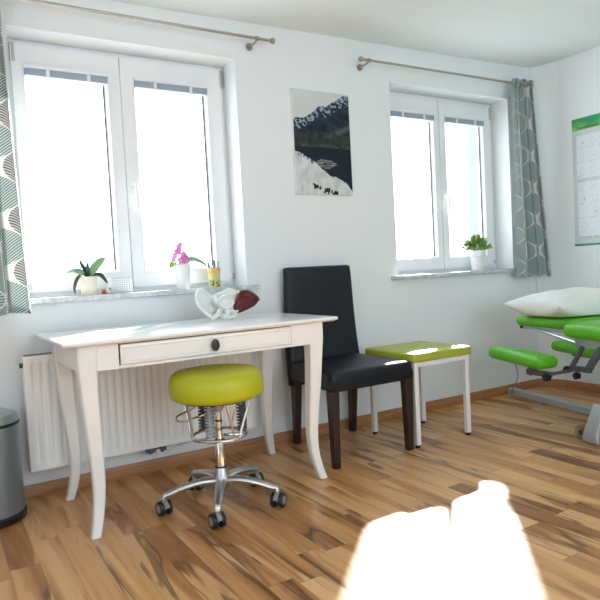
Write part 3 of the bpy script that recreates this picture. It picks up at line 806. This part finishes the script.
t = thing('ornament_figure', 'tiny red and white ornament between the cream pot and the patterned box', 'ornament', (.742, .012, SZ))
bm = B(); lathe(bm, [(.006, SZ), (.013, SZ + .005), (.015, SZ + .013), (.012, SZ + .022), (.006, SZ + .027), (0, SZ + .028)], .748, .012, 20); obj('white_body', bm, M['cream'], t)
bm = B(); lathe(bm, [(.006, SZ), (.012, SZ + .004), (.013, SZ + .012), (.008, SZ + .020), (0, SZ + .022)], .727, .014, 20); obj('red_body', bm, M['red'], t)
bm = B(); lathe(bm, [(0, SZ + .018), (.0045, SZ + .020), (.0045, SZ + .026), (0, SZ + .029)], .752, .001, 12); obj('dark_cap', bm, M['soil'], t)

bm = B(); rbox(bm, (.815, .045, SZ + .038), (.053, .032, .038), .005, 8)
o = obj('patterned_box', bm, M['dots'], None); o.location = (0, 0, 0)
tag(o, 'white box with a fine grey diamond pattern on the desk window sill', 'box')

px_, py_ = 1.134, .020
t = pot([(.029, 0), (.031, .004), (.043, .125), (.0445, .130), (.0415, .1305), (.0405, .120), (.0, .118)], M['whitec'], px_, py_, 'pink orchid in a tall white pot on the sill above the desk', 'potted plant', 'potted_orchid')
bm = B(); lathe(bm, [(.0, SZ + .117), (.0405, SZ + .119), (.0, SZ + .126)], px_, py_, 24); obj('bark', bm, M['soil'], t)
for pts_, w_, m_ in (
    ([(0, 0, .124), (.045, -.01, .150), (.085, -.02, .140), (.128, -.03, .112)], .042, 'leafp'),
    ([(0, 0, .124), (.035, .0, .146), (.07, .005, .150), (.11, .01, .130)], .036, 'leafp'),
    ([(0, -.005, .124), (-.03, -.02, .138), (-.055, -.025, .134), (-.078, -.025, .112)], .048, 'leafg'),
    ([(0, 0, .124), (.012, -.02, .14), (.030, -.03, .148), (.045, -.03, .140)], .026, 'leafd')):
    bm = B(); leaf(bm, [(px_ + a, py_ + b, SZ + c) for a, b, c in pts_], w_, up=(0, -.6, .8)); obj('leaf', bm, M[m_], t, solid=.0016, sharp=180)
bm = B(); tube(bm, smooth_path([(px_, py_, SZ + .122), (px_ - .015, py_ - .01, SZ + .17), (px_ - .030, py_ - .015, SZ + .21), (px_ - .034, py_ - .015, SZ + .255)], 5), .0014, 6)
obj('stem', bm, M['stem'], t)
def flower(c, r, nd, m):
    bm = B(); c = Vector(c); nd = Vector(nd).normalized(); a = nd.cross(Vector((0, 0, 1))).normalized(); b = a.cross(nd)
    for k in range(5):
        th = 2 * PI * k / 5 + .3; d = a * math.cos(th) + b * math.sin(th)
        leaf(bm, [c, c + d * r * .5 + nd * r * .18, c + d * r], r * .85, up=nd, fold=.1, n=6)
    leaf(bm, [c, c + nd * r * .4 - b * r * .15, c + nd * r * .5 - b * r * .5], r * .4, up=b, n=4)
    obj('flower', bm, m, t, solid=.0008, sharp=180)
for a, b, c, r, m in ((-.010, -.034, .150, .019, 'pink'), (.004, -.036, .163, .016, 'pink'), (-.004, -.034, .180, .015, 'pinkl'), (-.026, -.030, .195, .016, 'pink'),
                      (-.040, -.030, .176, .013, 'pinkl'), (-.048, -.028, .158, .013, 'pinkl'), (-.020, -.028, .218, .014, 'pinkl'), (-.012, -.028, .232, .010, 'pinkl'), (-.020, -.038, .140, .014, 'pinkl')):
    flower((px_ + a * 1.15, py_ + b, SZ + c), r * 1.35, (random.uniform(-.5, .3), -1, random.uniform(-.3, .4)), M[m])

px_, py_ = 1.314, .030
t = thing('pen_cup', 'yellow patterned cup of pens at the right end of the desk window sill', 'cup', (px_, py_, SZ))
bm = B(); lathe(bm, [(.027, 0), (.029, .002), (.034, .095), (.0365, .100), (.0365, .104), (.033, .104), (.0315, .098), (.027, .006), (0, .005)], 0, 0, 32)
o = obj('cup_body', bm, M['cup'], None); o.parent = t; o.location = (0, 0, 0)
for k, (a, b, h, tx, ty) in enumerate(((-.012, .0, .135, -.020, 0), (-.002, -.010, .142, -.002, -.008), (.012, .004, .138, .018, .0), (.006, .012, .130, .010, .012), (-.008, .012, .132, -.012, .012))):
    bm = B(); p0 = Vector((px_ + a, py_ + b, SZ + .008)); p1 = Vector((px_ + a + tx, py_ + b + ty, SZ + h))
    cyl(bm, p0, p1, .0055, n=10); q = p1 - (p1 - p0).normalized() * .03
    o = obj('pen', bm, M['pen%d' % k])
    o2 = None
    tag(o, ['teal pen leaning left in the yellow cup', 'dark blue pen at the front of the yellow cup', 'green-blue pen leaning right in the yellow cup', 'pale blue pen at the back right of the yellow cup', 'yellow-green pen at the back left of the yellow cup'][k], 'pen', 'pens in the yellow cup')

# plant on the sill of the other window
px_, py_ = 3.318, .022
t = pot([(.038, 0), (.041, .004), (.046, .095), (.054, .100), (.058, .120), (.058, .140), (.053, .141), (.050, .120), (.0, .118)], M['whitec'], px_, py_, 'small bushy green plant in a white pot on the window sill near the corner', 'potted plant', 'potted_plant')
bm = B(); lathe(bm, [(.0, SZ + .117), (.050, SZ + .120), (.0, SZ + .130)], px_, py_, 24); obj('soil', bm, M['soil'], t)
rnd = random.Random(3)
for m_, cnt in (('leafg', 150), ('leafy', 110), ('leafp', 120)):
    bm = B()
    for k in range(cnt):
        th = rnd.uniform(0, 2 * PI); el = rnd.uniform(.05, 1.5); R_ = rnd.uniform(.45, 1.0)
        c = Vector((px_ + .100 * R_ * math.cos(el) * math.cos(th), py_ + .078 * R_ * math.cos(el) * math.sin(th), SZ + .140 + .095 * R_ * math.sin(el)))
        d = Vector((math.cos(th) * math.cos(el), math.sin(th) * math.cos(el), math.sin(el) * 1.2 + .2)).normalized()
        leaf(bm, [c, c + d * .011, c + d * .026 + Vector((0, 0, -.002))], .019, up=(rnd.uniform(-1, 1), -1, .8), n=4)
    obj('foliage', bm, M[m_], t, sharp=180)
bm = B()
for k in range(22):
    th = 2 * PI * k / 22 * 3.1; R_ = .02 + .05 * ((k * 7) % 22) / 22
    tube(bm, [(px_, py_, SZ + .12), (px_ + R_ * .6 * math.cos(th), py_ + R_ * .6 * math.sin(th), SZ + .16), (px_ + R_ * math.cos(th), py_ + R_ * math.sin(th), SZ + .205)], .0016, 5)
obj('stems', bm, M['stem'], t)

# ------------------------------------------------------------------ swivel stool
sx_, sy_ = .999, -.650
t = thing('swivel_stool', 'round lime green swivel stool with chrome ring and five castors', 'stool', (sx_, sy_, 0))
bm = B()
lathe(bm, [(0, .458), (.150, .458), (.172, .460), (.186, .468), (.1935, .482), (.196, .505), (.1955, .530), (.191, .550), (.182, .564), (.168, .573), (.13, .579), (.07, .580), (0, .580)], sx_, sy_, 64)
obj('seat', bm, M['lime'], t, sharp=60)
bm = B(); lathe(bm, [(0, .448), (.10, .448), (.150, .452), (.150, .459), (0, .459)], sx_, sy_, 40); obj('seat_plate', bm, M['blackp'], t)
bm = B(); lathe(bm, [(0, .400), (.018, .400), (.030, .425), (.034, .449), (0, .449)], sx_, sy_, 24)
for k in range(3): 
    a = PI / 3 + k * 2 * PI / 3
    cyl(bm, (sx_, sy_, .436), (sx_ + .12 * math.cos(a), sy_ + .12 * math.sin(a), .446), .009, n=8)
obj('seat_bracket', bm, M['steel'], t)
bm = B(); lathe(bm, [(0, .16), (.0205, .16), (.0205, .268), (.018, .275), (.0, .275)], sx_, sy_, 28); obj('column', bm, M['chrome'], t)
bm = B(); lathe(bm, [(0, .27), (.0135, .27), (.0135, .408), (0, .408)], sx_, sy_, 24); obj('piston', bm, M['chrome'], t)
bm = B(); lathe(bm, [(.014, .273), (.0225, .273), (.0225, .281), (.014, .281)], sx_, sy_, 24); obj('collar', bm, M['blackp'], t)
bm = B(); lathe(bm, [(.013, .358), (.0155, .358), (.0155, .364), (.013, .364)], sx_, sy_, 24); obj('collar', bm, M['blackp'], t)
bm = B(); lathe(bm, [(.018, .164), (.026, .164), (.026, .169), (.018, .169)], sx_, sy_, 24); obj('collar', bm, M['blackp'], t)
RZ = .300; RR = .112
bm = B(); tube(bm, [(sx_ + RR * math.cos(2 * PI * k / 48), sy_ + RR * math.sin(2 * PI * k / 48), RZ) for k in range(48)], .0068, 10, closed=True)
for k in range(3):
    a = math.radians(80 + 120 * k); cyl(bm, (sx_ + .02 * math.cos(a), sy_ + .02 * math.sin(a), RZ), (sx_ + RR * math.cos(a), sy_ + RR * math.sin(a), RZ), .0045, n=8)
obj('ring', bm, M['chrome'], t)
camdir = math.atan2(-3.0024 - sy_, 0 - sx_)
for k in range(3):
    a = camdir + math.radians(-20 + 120 * k); cx, cy = sx_ + (RR - .012) * math.cos(a), sy_ + (RR - .012) * math.sin(a)
    bm = B(); N = 11; H0, H1 = RZ + .004, .450
    tube(bm, [(cx + .0175 * math.cos(2 * PI * j / 12), cy + .0175 * math.sin(2 * PI * j / 12), H0 + (H1 - H0) * j / (12 * N)) for j in range(12 * N + 1)], .0042, 6)
    cyl(bm, (cx, cy, H0), (cx, cy, H1), .010, n=12)
    obj('spring', bm, M['steel'] if k == 0 else M['dsteel'], t)
for k in range(3):
    for s in (-1, 1):
        a = camdir + math.radians(40 + 120 * k); b = a + s * math.radians(26)
        bm = B(); cyl(bm, (sx_ + .145 * math.cos(b), sy_ + .145 * math.sin(b), .452), (sx_ + RR * math.cos(a + s * .1), sy_ + RR * math.sin(a + s * .1), RZ), .0052, n=10)
        obj('strut', bm, M['alu'], t)
# side loop that works the gas lift
L0 = Vector((sx_, sy_, .385)); a = camdir - math.radians(82); dr_ = Vector((math.cos(a), math.sin(a), 0)); tg_ = Vector((-dr_.y, dr_.x, 0))
bm = B(); tube(bm, smooth_path([L0 + dr_ * .09 + tg_ * -.035 + Vector((0, 0, .035)), L0 + dr_ * .12 + tg_ * -.038 + Vector((0, 0, .02)), L0 + dr_ * .160 + tg_ * -.025 + Vector((0, 0, .010)), L0 + dr_ * .172, L0 + dr_ * .160 + tg_ * .025 + Vector((0, 0, -.005)), L0 + dr_ * .12 + tg_ * .038 + Vector((0, 0, .0)), L0 + dr_ * .03 + tg_ * .01 + Vector((0, 0, .02))], 6), .0042, 8)
obj('lift_lever', bm, M['chrome'], t)
bm = B(); lathe(bm, [(0, .074), (.022, .074), (.030, .086), (.034, .106), (.030, .132), (.024, .160), (0, .161)], sx_, sy_, 32); hub = obj('hub', bm, M['alu'], t)
CR = .240
for k in range(5):
    a = math.radians(169.5 + 72 * k); d = Vector((math.cos(a), math.sin(a), 0)); o_ = Vector((sx_, sy_, 0))
    bm = B()
    path = smooth_path([o_ + d * .015 + Vector((0, 0, .108)), o_ + d * .08 + Vector((0, 0, .114)), o_ + d * .16 + Vector((0, 0, .104)), o_ + d * .218 + Vector((0, 0, .088)), o_ + d * .239 + Vector((0, 0, .084)), o_ + d * .244 + Vector((0, 0, .070))], 5)
    tube(bm, path, [.021 - .007 * min(1, i / (len(path) - 4)) for i in range(len(path))], 12, flat=.75)
    obj('base_arm', bm, M['alu'], t)
    c = o_ + d * CR
    sw = math.radians(-23) + [.55, .45, -.5, .5, -.4][k]; ax = Vector((math.cos(sw), math.sin(sw), 0)); fw = Vector((-ax.y, ax.x, 0))
    wc = c + fw * .010 + Vector((0, 0, .0305))
    bm = B(); cyl(bm, c + Vector((0, 0, .055)), c + Vector((0, 0, .074)), .010, n=14)
    rings = []
    for th in range(0, 181, 15):
        q = math.radians(th - 10); rings.append([wc + ax * s * .0095 + (fw * math.cos(q) + Vector((0, 0, 1)) * math.sin(q)) * r for s, r in ((-1, .026), (-1, .0325), (1, .0325), (1, .026))])
    ring_skin(bm, rings); rbox(bm, wc, (.007, .007, .012), .004, 4)
    cs_ = obj('caster', bm, M['greyp'], t, bevel=.0015)
    for s in (-1, 1):
        bm = B(); R = [(.001, .009), (.0275, .009), (.0305, .012), (.0305, .022), (.0275, .026), (.001, .026)]
        ring_skin(bm, [[wc + ax * s * h + (fw * math.cos(2 * PI * j / 24) + Vector((0, 0, 1)) * math.sin(2 * PI * j / 24)) * r for j in range(24)] for r, h in R]); obj('wheel', bm, M['blackp'], cs_)
        bm = B(); R = [(.001, .0255), (.018, .0255), (.017, .0272), (.001, .028)]
        ring_skin(bm, [[wc + ax * s * h + (fw * math.cos(2 * PI * j / 20) + Vector((0, 0, 1)) * math.sin(2 * PI * j / 20)) * r for j in range(20)] for r, h in R]); obj('hub_cap', bm, M['greyp'], cs_)

# ------------------------------------------------------------------ black chair
t = thing('dining_chair', 'black leather high-backed chair with dark wooden legs beside the desk', 'chair', (1.86, -.33, 0))
cx0, cx1, cy0, cy1 = 1.607, 2.124, -.605, -.095
bm = B()
rbox(bm, ((cx0 + cx1) / 2, (cy0 + cy1) / 2, .430), ((cx1 - cx0) / 2, (cy1 - cy0) / 2, .042), .022, 12, crown=.014)
def narrow(bm):
    for v in bm.verts:
        k = max(0, min(1, (v.co.y - cy0) / (cy1 - cy0))); c = (v.co.x - cx0) / (cx1 - cx0)
        v.co.x += k * (.075 * (1 - c) + .012 * c)
narrow(bm); obj('seat', bm, M['black_leather'], t, sharp=180)
bm = B()
def crect(e, z): return [Vector((cx0 + e, cy0 + e, z)), Vector((cx1 - e, cy0 + e, z)), Vector((cx1 - e, cy1 + .02, z)), Vector((cx0 + e, cy1 + .02, z))]
ring_skin(bm, [crect(.004, .375), crect(.001, .39), crect(.001, .43)]); narrow(bm); obj('skirt', bm, M['black_leather'], t, bevel=.004)
bm = B()
n1, n2 = 14, 26; grid = {}
bx0, bx1 = 1.672, 2.158
def bk(u, v, s):
    z = .335 + v * .655
    x0 = 1.672 + .023 * v; x1 = 2.172 - .008 * v - .022 * v * v
    yc = -.090 + .035 * v + .018 * math.sin(PI * min(1, v * 1.1)) - .012 * math.cos(PI * (u - .5)) * v
    th = .030 - .008 * v
    e = 1 - min(1, (.5 - abs(u - .5)) / .045); e2 = 1 - min(1, (1 - v) / .03)
    k = math.sqrt(max(0, 1 - max(e, e2) ** 2)); z -= .010 * (1 - math.sqrt(max(0, 1 - e * e))) if v > .9 else 0
    return Vector((x0 + (x1 - x0) * u, yc + s * th * max(k, .12), z))
us = sorted({i / n1 for i in range(n1 + 1)} | {.005, .012, .022, .035, .965, .978, .988, .995}); vs_ = sorted({i / n2 for i in range(n2 + 1)} | {.975, .985, .993, .998})
for s in (-1, 1):
    for i, u in enumerate(us):
        for j, v in enumerate(vs_): grid[s, i, j] = bm.verts.new(bk(u, v, s))
NU, NV = len(us) - 1, len(vs_) - 1
for i in range(NU):
    for j in range(NV):
        for s in (-1, 1): bm.faces.new((grid[s, i, j], grid[s, i + 1, j], grid[s, i + 1, j + 1], grid[s, i, j + 1]))
for j in range(NV):
    for i in (0, NU): bm.faces.new((grid[-1, i, j], grid[-1, i, j + 1], grid[1, i, j + 1], grid[1, i, j]))
for i in range(NU):
    for j in (0, NV): bm.faces.new((grid[-1, i, j], grid[-1, i + 1, j], grid[1, i + 1, j], grid[1, i, j]))
obj('backrest', bm, M['black_leather'], t, sharp=60)
def taper(bm, x, y, z1, w1, w0, dx=0, dy=0):
    R = []
    for z, w, f in ((0, w0, 1), (z1 * .5, (w0 + w1) / 2, .45), (z1, w1, 0)):
        R.append([Vector((x + dx * f + a * w / 2, y + dy * f + b * w / 2, z)) for a, b in ((-1, -1), (1, -1), (1, 1), (-1, 1))])
    ring_skin(bm, R)
for x, y, dy, z1 in ((1.632, -.575, 0, .378), (2.100, -.575, 0, .378), (1.712, -.100, .028, .375), (2.100, -.100, .028, .375)):
    bm = B(); taper(bm, x, y, z1, .048, .034, 0, dy); obj('leg', bm, M['darkwood'], t, bevel=.003)

# ------------------------------------------------------------------ green square stool
t = thing('square_stool', 'square stool with olive green padded top and white metal legs', 'stool', (2.345, -.39, 0))
qx0, qx1, qy0, qy1 = 2.130, 2.560, -.605, -.185
bm = B(); rbox(bm, ((qx0 + qx1) / 2, (qy0 + qy1) / 2, .478), ((qx1 - qx0) / 2, (qy1 - qy0) / 2, .024), .012, 12, crown=.008); obj('seat', bm, M['olive'], t, sharp=180)
bm = B(); h = .014
box(bm, qx0 + .02, qx1 - .02, qy0 + .015, qy0 + .04, .430, .4545); box(bm, qx0 + .02, qx1 - .02, qy1 - .04, qy1 - .015, .430, .4545)
box(bm, qx0 + .015, qx0 + .04, qy0 + .04, qy1 - .04, .430, .4545); box(bm, qx1 - .04, qx1 - .015, qy0 + .04, qy1 - .04, .430, .4545)
obj('frame', bm, M['whitemetal'], t)
for x in (qx0 + .028, qx1 - .028):
    for y in (qy0 + .028, qy1 - .028):
        bm = B(); box(bm, x - h, x + h, y - h, y + h, .014, .4545); l = obj('leg', bm, M['whitemetal'], t, bevel=.003)
        bm = B(); lathe(bm, [(0, 0), (.012, 0), (.013, .004), (.013, .0145), (0, .0145)], x, y, 16); obj('foot_cap', bm, M['blackp'], l)

# ------------------------------------------------------------------ treatment couch
TH = math.radians(12); O_ = Vector((3.49, -.06, 0)); A_ = Vector((-math.sin(TH), -math.cos(TH), 0)); B_ = Vector((-math.cos(TH), math.sin(TH), 0)); Z_ = Vector((0, 0, 1))
def L(s, l, z): return O_ + A_ * s + B_ * l + Z_ * z      # along the couch, across it (left +), up
ROT = Matrix((( B_.x, A_.x, 0), (B_.y, A_.y, 0), (0, 0, 1)))    # local x = across, y = along
def lbox(bm, s0, s1, l0, l1, z0, z1):
    for v in box(bm, l0, l1, s0, s1, z0, z1):
        c = v.co.copy(); v.co = L(c.y, c.x, c.z)
def pad(bm, s0, s1, l0, l1, z0, z1, r, crown=.01, tilt=0., n=12):
    m = ROT @ Matrix.Rotation(tilt, 3, 'X')
    rbox(bm, L((s0 + s1) / 2, (l0 + l1) / 2, (z0 + z1) / 2), ((l1 - l0) / 2, (s1 - s0) / 2, (z1 - z0) / 2), r, n, crown, m)
t = thing('treatment_couch', 'green padded treatment couch on a grey steel base by the right wall', 'treatment couch', tuple(L(1.2, 0, 0)))
bm = B(); pad(bm, .40, .87, -.26, .245, .548, .612, .030, .006); hr = obj('headrest', bm, M['green'], t, sharp=180)
bm = B(); pad(bm, .895, 1.75, -.34, .335, .518, .606, .040, .008); obj('back_cushion', bm, M['green'], t, sharp=180)
bm = B(); pad(bm, 1.78, 2.55, -.34, .335, .518, .606, .040, .008); obj('leg_cushion', bm, M['green'], t, sharp=180)
for s0, s1, l0, l1, dz in ((.495, .945, .385, .535, 0), (.14, .60, -.39, -.25, -.065)):
    bm = B(); pad(bm, s0, s1, l0, l1, .370 + dz, .440 + dz, .033, .006, tilt=-.045); obj('armrest', bm, M['green'], t, sharp=180)
bm = B()
lbox(bm, .43, .90, .170, .205, .528, .552); lbox(bm, .43, .90, -.215, -.18, .528, .552); lbox(bm, .43, .47, -.215, .205, .528, .552)
obj('headrest_frame', bm, M['steel'], t, bevel=.003)
for l in (.1875, -.1975):
    bm = B(); cyl(bm, L(.395, l, .538), L(.432, l, .538), .012, n=12); obj('frame_end_cap', bm, M['blackp'], t)
bm = B(); lbox(bm, .93, 2.50, .22, .27, .468, .524); lbox(bm, .93, 2.50, -.29, -.24, .468, .524); lbox(bm, .93, .98, -.29, .27, .468, .524); lbox(bm, 2.45, 2.50, -.29, .27, .468, .524)
obj('couch_frame', bm, M['steel'], t, bevel=.004)
for q in (1, -1):
    bm = B(); cyl(bm, L(.55, q * .205, .535), L(.98, q * .255, .478), .009, n=10); obj('tilt_rod', bm, M['alu'], t)
def plate(bm, p, q, w, th):
    """flat bar from p to q, w high and th thick"""
    p, q = Vector(p), Vector(q); d = (q - p).normalized(); n = B_; u = d.cross(n).normalized()
    ring_skin(bm, [[c + u * a * w / 2 + n * b * th / 2 for a, b in ((-1, -1), (1, -1), (1, 1), (-1, 1))] for c in (p, q)])
def knobm(p, d, r, h):
    bm = B(); p = Vector(p); d = Vector(d).normalized(); cyl(bm, p - d * .012, p + d * h * .4, r * .4, n=10)
    for k in range(5):
        a = 2 * PI * k / 5; e = d.cross(Z_).normalized(); f = e.cross(d); c = p + (e * math.cos(a) + f * math.sin(a)) * r * .6
        cyl(bm, c, c + d * h, r * .45, n=10)
    cyl(bm, p, p + d * h * 1.1, r * .75, n=14)
    return obj('knob', bm, M['blackp'], t)
for sgn in (1, -1):
    l = .44 * sgn
    if sgn < 0:
        bm = B(); plate(bm, L(.30, -.32, .300), L(.62, -.32, .300), .014, .05); plate(bm, L(.50, -.30, .300), L(.62, -.27, .50), .03, .02); obj('armrest_bracket', bm, M['dsteel'], t, bevel=.003)
        continue
    bm = B(); plate(bm, L(.83, l, .382), L(.76, l, .318), .042, .030); plate(bm, L(.745, l, .322), L(.93, l, .330), .030, .026)
    plate(bm, L(.66, l, .372), L(.88, l, .370), .012, .06); obj('armrest_bracket', bm, M['dsteel'], t, bevel=.003)
    knobm(L(.935, l + .02 * sgn, .318), B_ * sgn, .022, .025)
    # link between the couch frame and the armrest carrier
    m_ = .30 * sgn
    bm = B(); plate(bm, L(1.02, m_, .478), L(.93, m_, .350), .022, .018); plate(bm, L(1.14, m_, .478), L(1.05, m_, .355), .038, .018); plate(bm, L(.93, m_, .352), L(1.07, m_, .358), .030, .020)
    cyl(bm, L(.95, m_, .345), L(.92, l, .330), .010, n=10)
    obj('armrest_link', bm, M['dsteel'], t, bevel=.002)
    knobm(L(.925, m_ + .012 * sgn, .345), B_ * sgn, .020, .022); knobm(L(1.00, m_ + .018 * sgn, .322), B_ * sgn, .020, .022)
bm = B(); plate(bm, L(1.22, .29, .478), L(1.22, .29, .375), .045, .012); obj('hinge_plate', bm, M['steel'], t, bevel=.002)
bm = B(); lbox(bm, .03, 2.5, -.03, .03, .022, .062); obj('base_beam', bm, M['steel'], t, bevel=.004)
for sc in (1.17, 2.35):
    bm = B()
    for sg in (1, -1):
        R = []
        for l, z0, z1, w in ((.03, .04, .115, .045), (.20, .04, .125, .045), (.35, .02, .20, .05), (.420, .008, .055, .055)):
            R.append([L(sc - w, sg * l, z0), L(sc + w, sg * l, z0), L(sc + w * .8, sg * l, z1), L(sc - w * .8, sg * l, z1)])
        ring_skin(bm, R)
    obj('base_foot', bm, M['steel'], t, bevel=.006)
    bm = B(); plate(bm, L(sc, .0, .10), L(1.75, .0, .47), .06, .30); obj('lift_arm', bm, M['steel'], t, bevel=.003)
    for sg in (1, -1):
        bm = B(); c = L(sc - .085 if sc < 2 else sc + .085, sg * .385, .0405); fw = A_
        R = [(.022, -.012), (.040, -.012), (.040, .012), (.022, .012)]
        ring_skin(bm, [[c + B_ * h + (A_ * math.cos(2 * PI * j / 28) + Z_ * math.sin(2 * PI * j / 28)) * r for j in range(28)] for r, h in R], closed=True)
        w = obj('transport_wheel', bm, M['clear'], t)
        bm = B(); cyl(bm, c - B_ * .014, c + B_ * .014, .014, n=14); plate(bm, c, L(sc, sg * .385, .060), .022, .016); obj('wheel_bracket', bm, M['dsteel'], w)
bm = B(); lbox(bm, 1.07, 1.10, .10, .28, .135, .165); obj('foot_switch', bm, M['dsteel'], t, bevel=.004)
bm = B(); tube(bm, smooth_path([L(.66, .46, .372), L(.66, .44, .28), L(.55, .40, .17), L(.36, .24, .10), L(.18, .08, .075), L(.10, .02, .066)], 8), .0028, 6); obj('cable', bm, M['greyp'], t)
bm = B(); cyl(bm, L(.66, .46, .42), L(.66, .46, .447), .008, n=10); plate(bm, L(.62, .46, .447), L(.70, .46, .447), .007, .02); obj('armrest_catch', bm, M['steel'], t)

# pillow: a stuffed square with four pinched corners
bm = B(); n = 44; top = {}
pc = L(.660, -.02, .622); hw_, hl_ = .365, .245
for s in (1, -1):
    for i in range(n + 1):
        for j in range(n + 1):
            a, b = -1 + 2 * i / n, -1 + 2 * j / n
            if s == -1 and (i in (0, n) or j in (0, n)): top[s, i, j] = top[1, i, j]; continue
            inset = .055 * (1 - a * a) * abs(b) ** 3; inset2 = .055 * (1 - b * b) * abs(a) ** 3
            x = a * (hw_ - inset2); y = b * (hl_ - inset)
            bulge = (max(0, 1 - a * a) ** .45) * (max(0, 1 - b * b) ** .45)
            rim = .040 + .035 * (a * a * b * b) ** 1.2
            wr = .0045 * noise.noise(Vector((a * 3.2, b * 3.2, 2 * s))) + .0022 * math.sin(14 * a + 5 * b) * (abs(a) ** 2)
            z = rim + (bulge * (.115 + .8 * wr + .008 * a) + wr * 1.2) if s == 1 else max(.0, rim - bulge * .075)
            p = pc + B_ * x + A_ * y + Z_ * z
            top[s, i, j] = bm.verts.new(p)
for s in (1, -1):
    for i in range(n):
        for j in range(n):
            f = [top[s, i, j], top[s, i + 1, j], top[s, i + 1, j + 1], top[s, i, j + 1]]
            if len(set(f)) == 4: bm.faces.new(f)
o = obj('pillow', bm, M['pillow'], None, sharp=180, sub=1); tag(o, 'plump white pillow lying on the headrest of the green couch', 'pillow')

# ------------------------------------------------------------------ light
w = bpy.data.worlds.new('daylight'); SC.world = w; w.use_nodes = True
bg = w.node_tree.nodes['Background']; bg.inputs[0].default_value = (.77, .885, 1.0, 1); bg.inputs[1].default_value = 6.5
sd = Vector((.703 * math.cos(math.radians(28.8)), .711 * math.cos(math.radians(28.8)), math.sin(math.radians(28.8))))
s = bpy.data.lights.new('sun', 'SUN'); s.energy = 75; s.color = (1, .95, .90); s.angle = math.radians(3.1)
so = bpy.data.objects.new('sun', s); C.objects.link(so); so.rotation_euler = sd.to_track_quat('Z', 'Y').to_euler()
def portal(cx, y, cz, sx, sz, flip):
    a = bpy.data.lights.new('portal', 'AREA'); a.shape = 'RECTANGLE'; a.size = sx; a.size_y = sz; a.cycles.is_portal = True
    o = bpy.data.objects.new('portal', a); C.objects.link(o); o.location = (cx, y, cz)
    o.rotation_euler = (PI / 2 * (-1 if flip else 1), 0, 0)
for W in (W1, W2): portal((W[0] + W[1]) / 2, .24, (W[2] + W[3]) / 2, W[1] - W[0], W[3] - W[2], True)
portal((WF[0] + WF[1]) / 2, YF - .2, (WF[2] + WF[3]) / 2, WF[1] - WF[0], WF[3] - WF[2], False)

a = bpy.data.lights.new('portal', 'AREA'); a.shape = 'RECTANGLE'; a.size = WL[3] - WL[2]; a.size_y = WL[1] - WL[0]; a.cycles.is_portal = True
o = bpy.data.objects.new('portal', a); C.objects.link(o); o.location = (XL - .2, (WL[0] + WL[1]) / 2, (WL[2] + WL[3]) / 2); o.rotation_euler = (0, -PI / 2, 0)

# ------------------------------------------------------------------ camera
H, D, yaw, pit, rol, f = .964, 3.0024, .5462, -.0465, -.0529, 609.85
F = Vector((math.sin(yaw) * math.cos(pit), math.cos(yaw) * math.cos(pit), math.sin(pit)))
R = Vector((math.cos(yaw), -math.sin(yaw), 0)); U = R.cross(F)
c_, s_ = math.cos(rol), math.sin(rol); R, U = c_ * R + s_ * U, -s_ * R + c_ * U
cam = bpy.data.cameras.new('camera'); cam.sensor_width = 36; cam.lens = f * 36 / 600; cam.clip_start = .05
co = bpy.data.objects.new('camera', cam); C.objects.link(co)
co.matrix_world = Matrix(((R.x, U.x, -F.x, 0), (R.y, U.y, -F.y, -D), (R.z, U.z, -F.z, H), (0, 0, 0, 1)))
SC.camera = co
SC.view_settings.view_transform = 'Standard'; SC.view_settings.look = 'None'; SC.view_settings.gamma = 1
SC.view_settings.use_curve_mapping = False; SC.view_settings.exposure = -0.24
SC.cycles.max_bounces = 10; SC.cycles.diffuse_bounces = 6; SC.cycles.transparent_max_bounces = 12
SC.cycles.use_denoising = True; SC.cycles.sample_clamp_indirect = 6
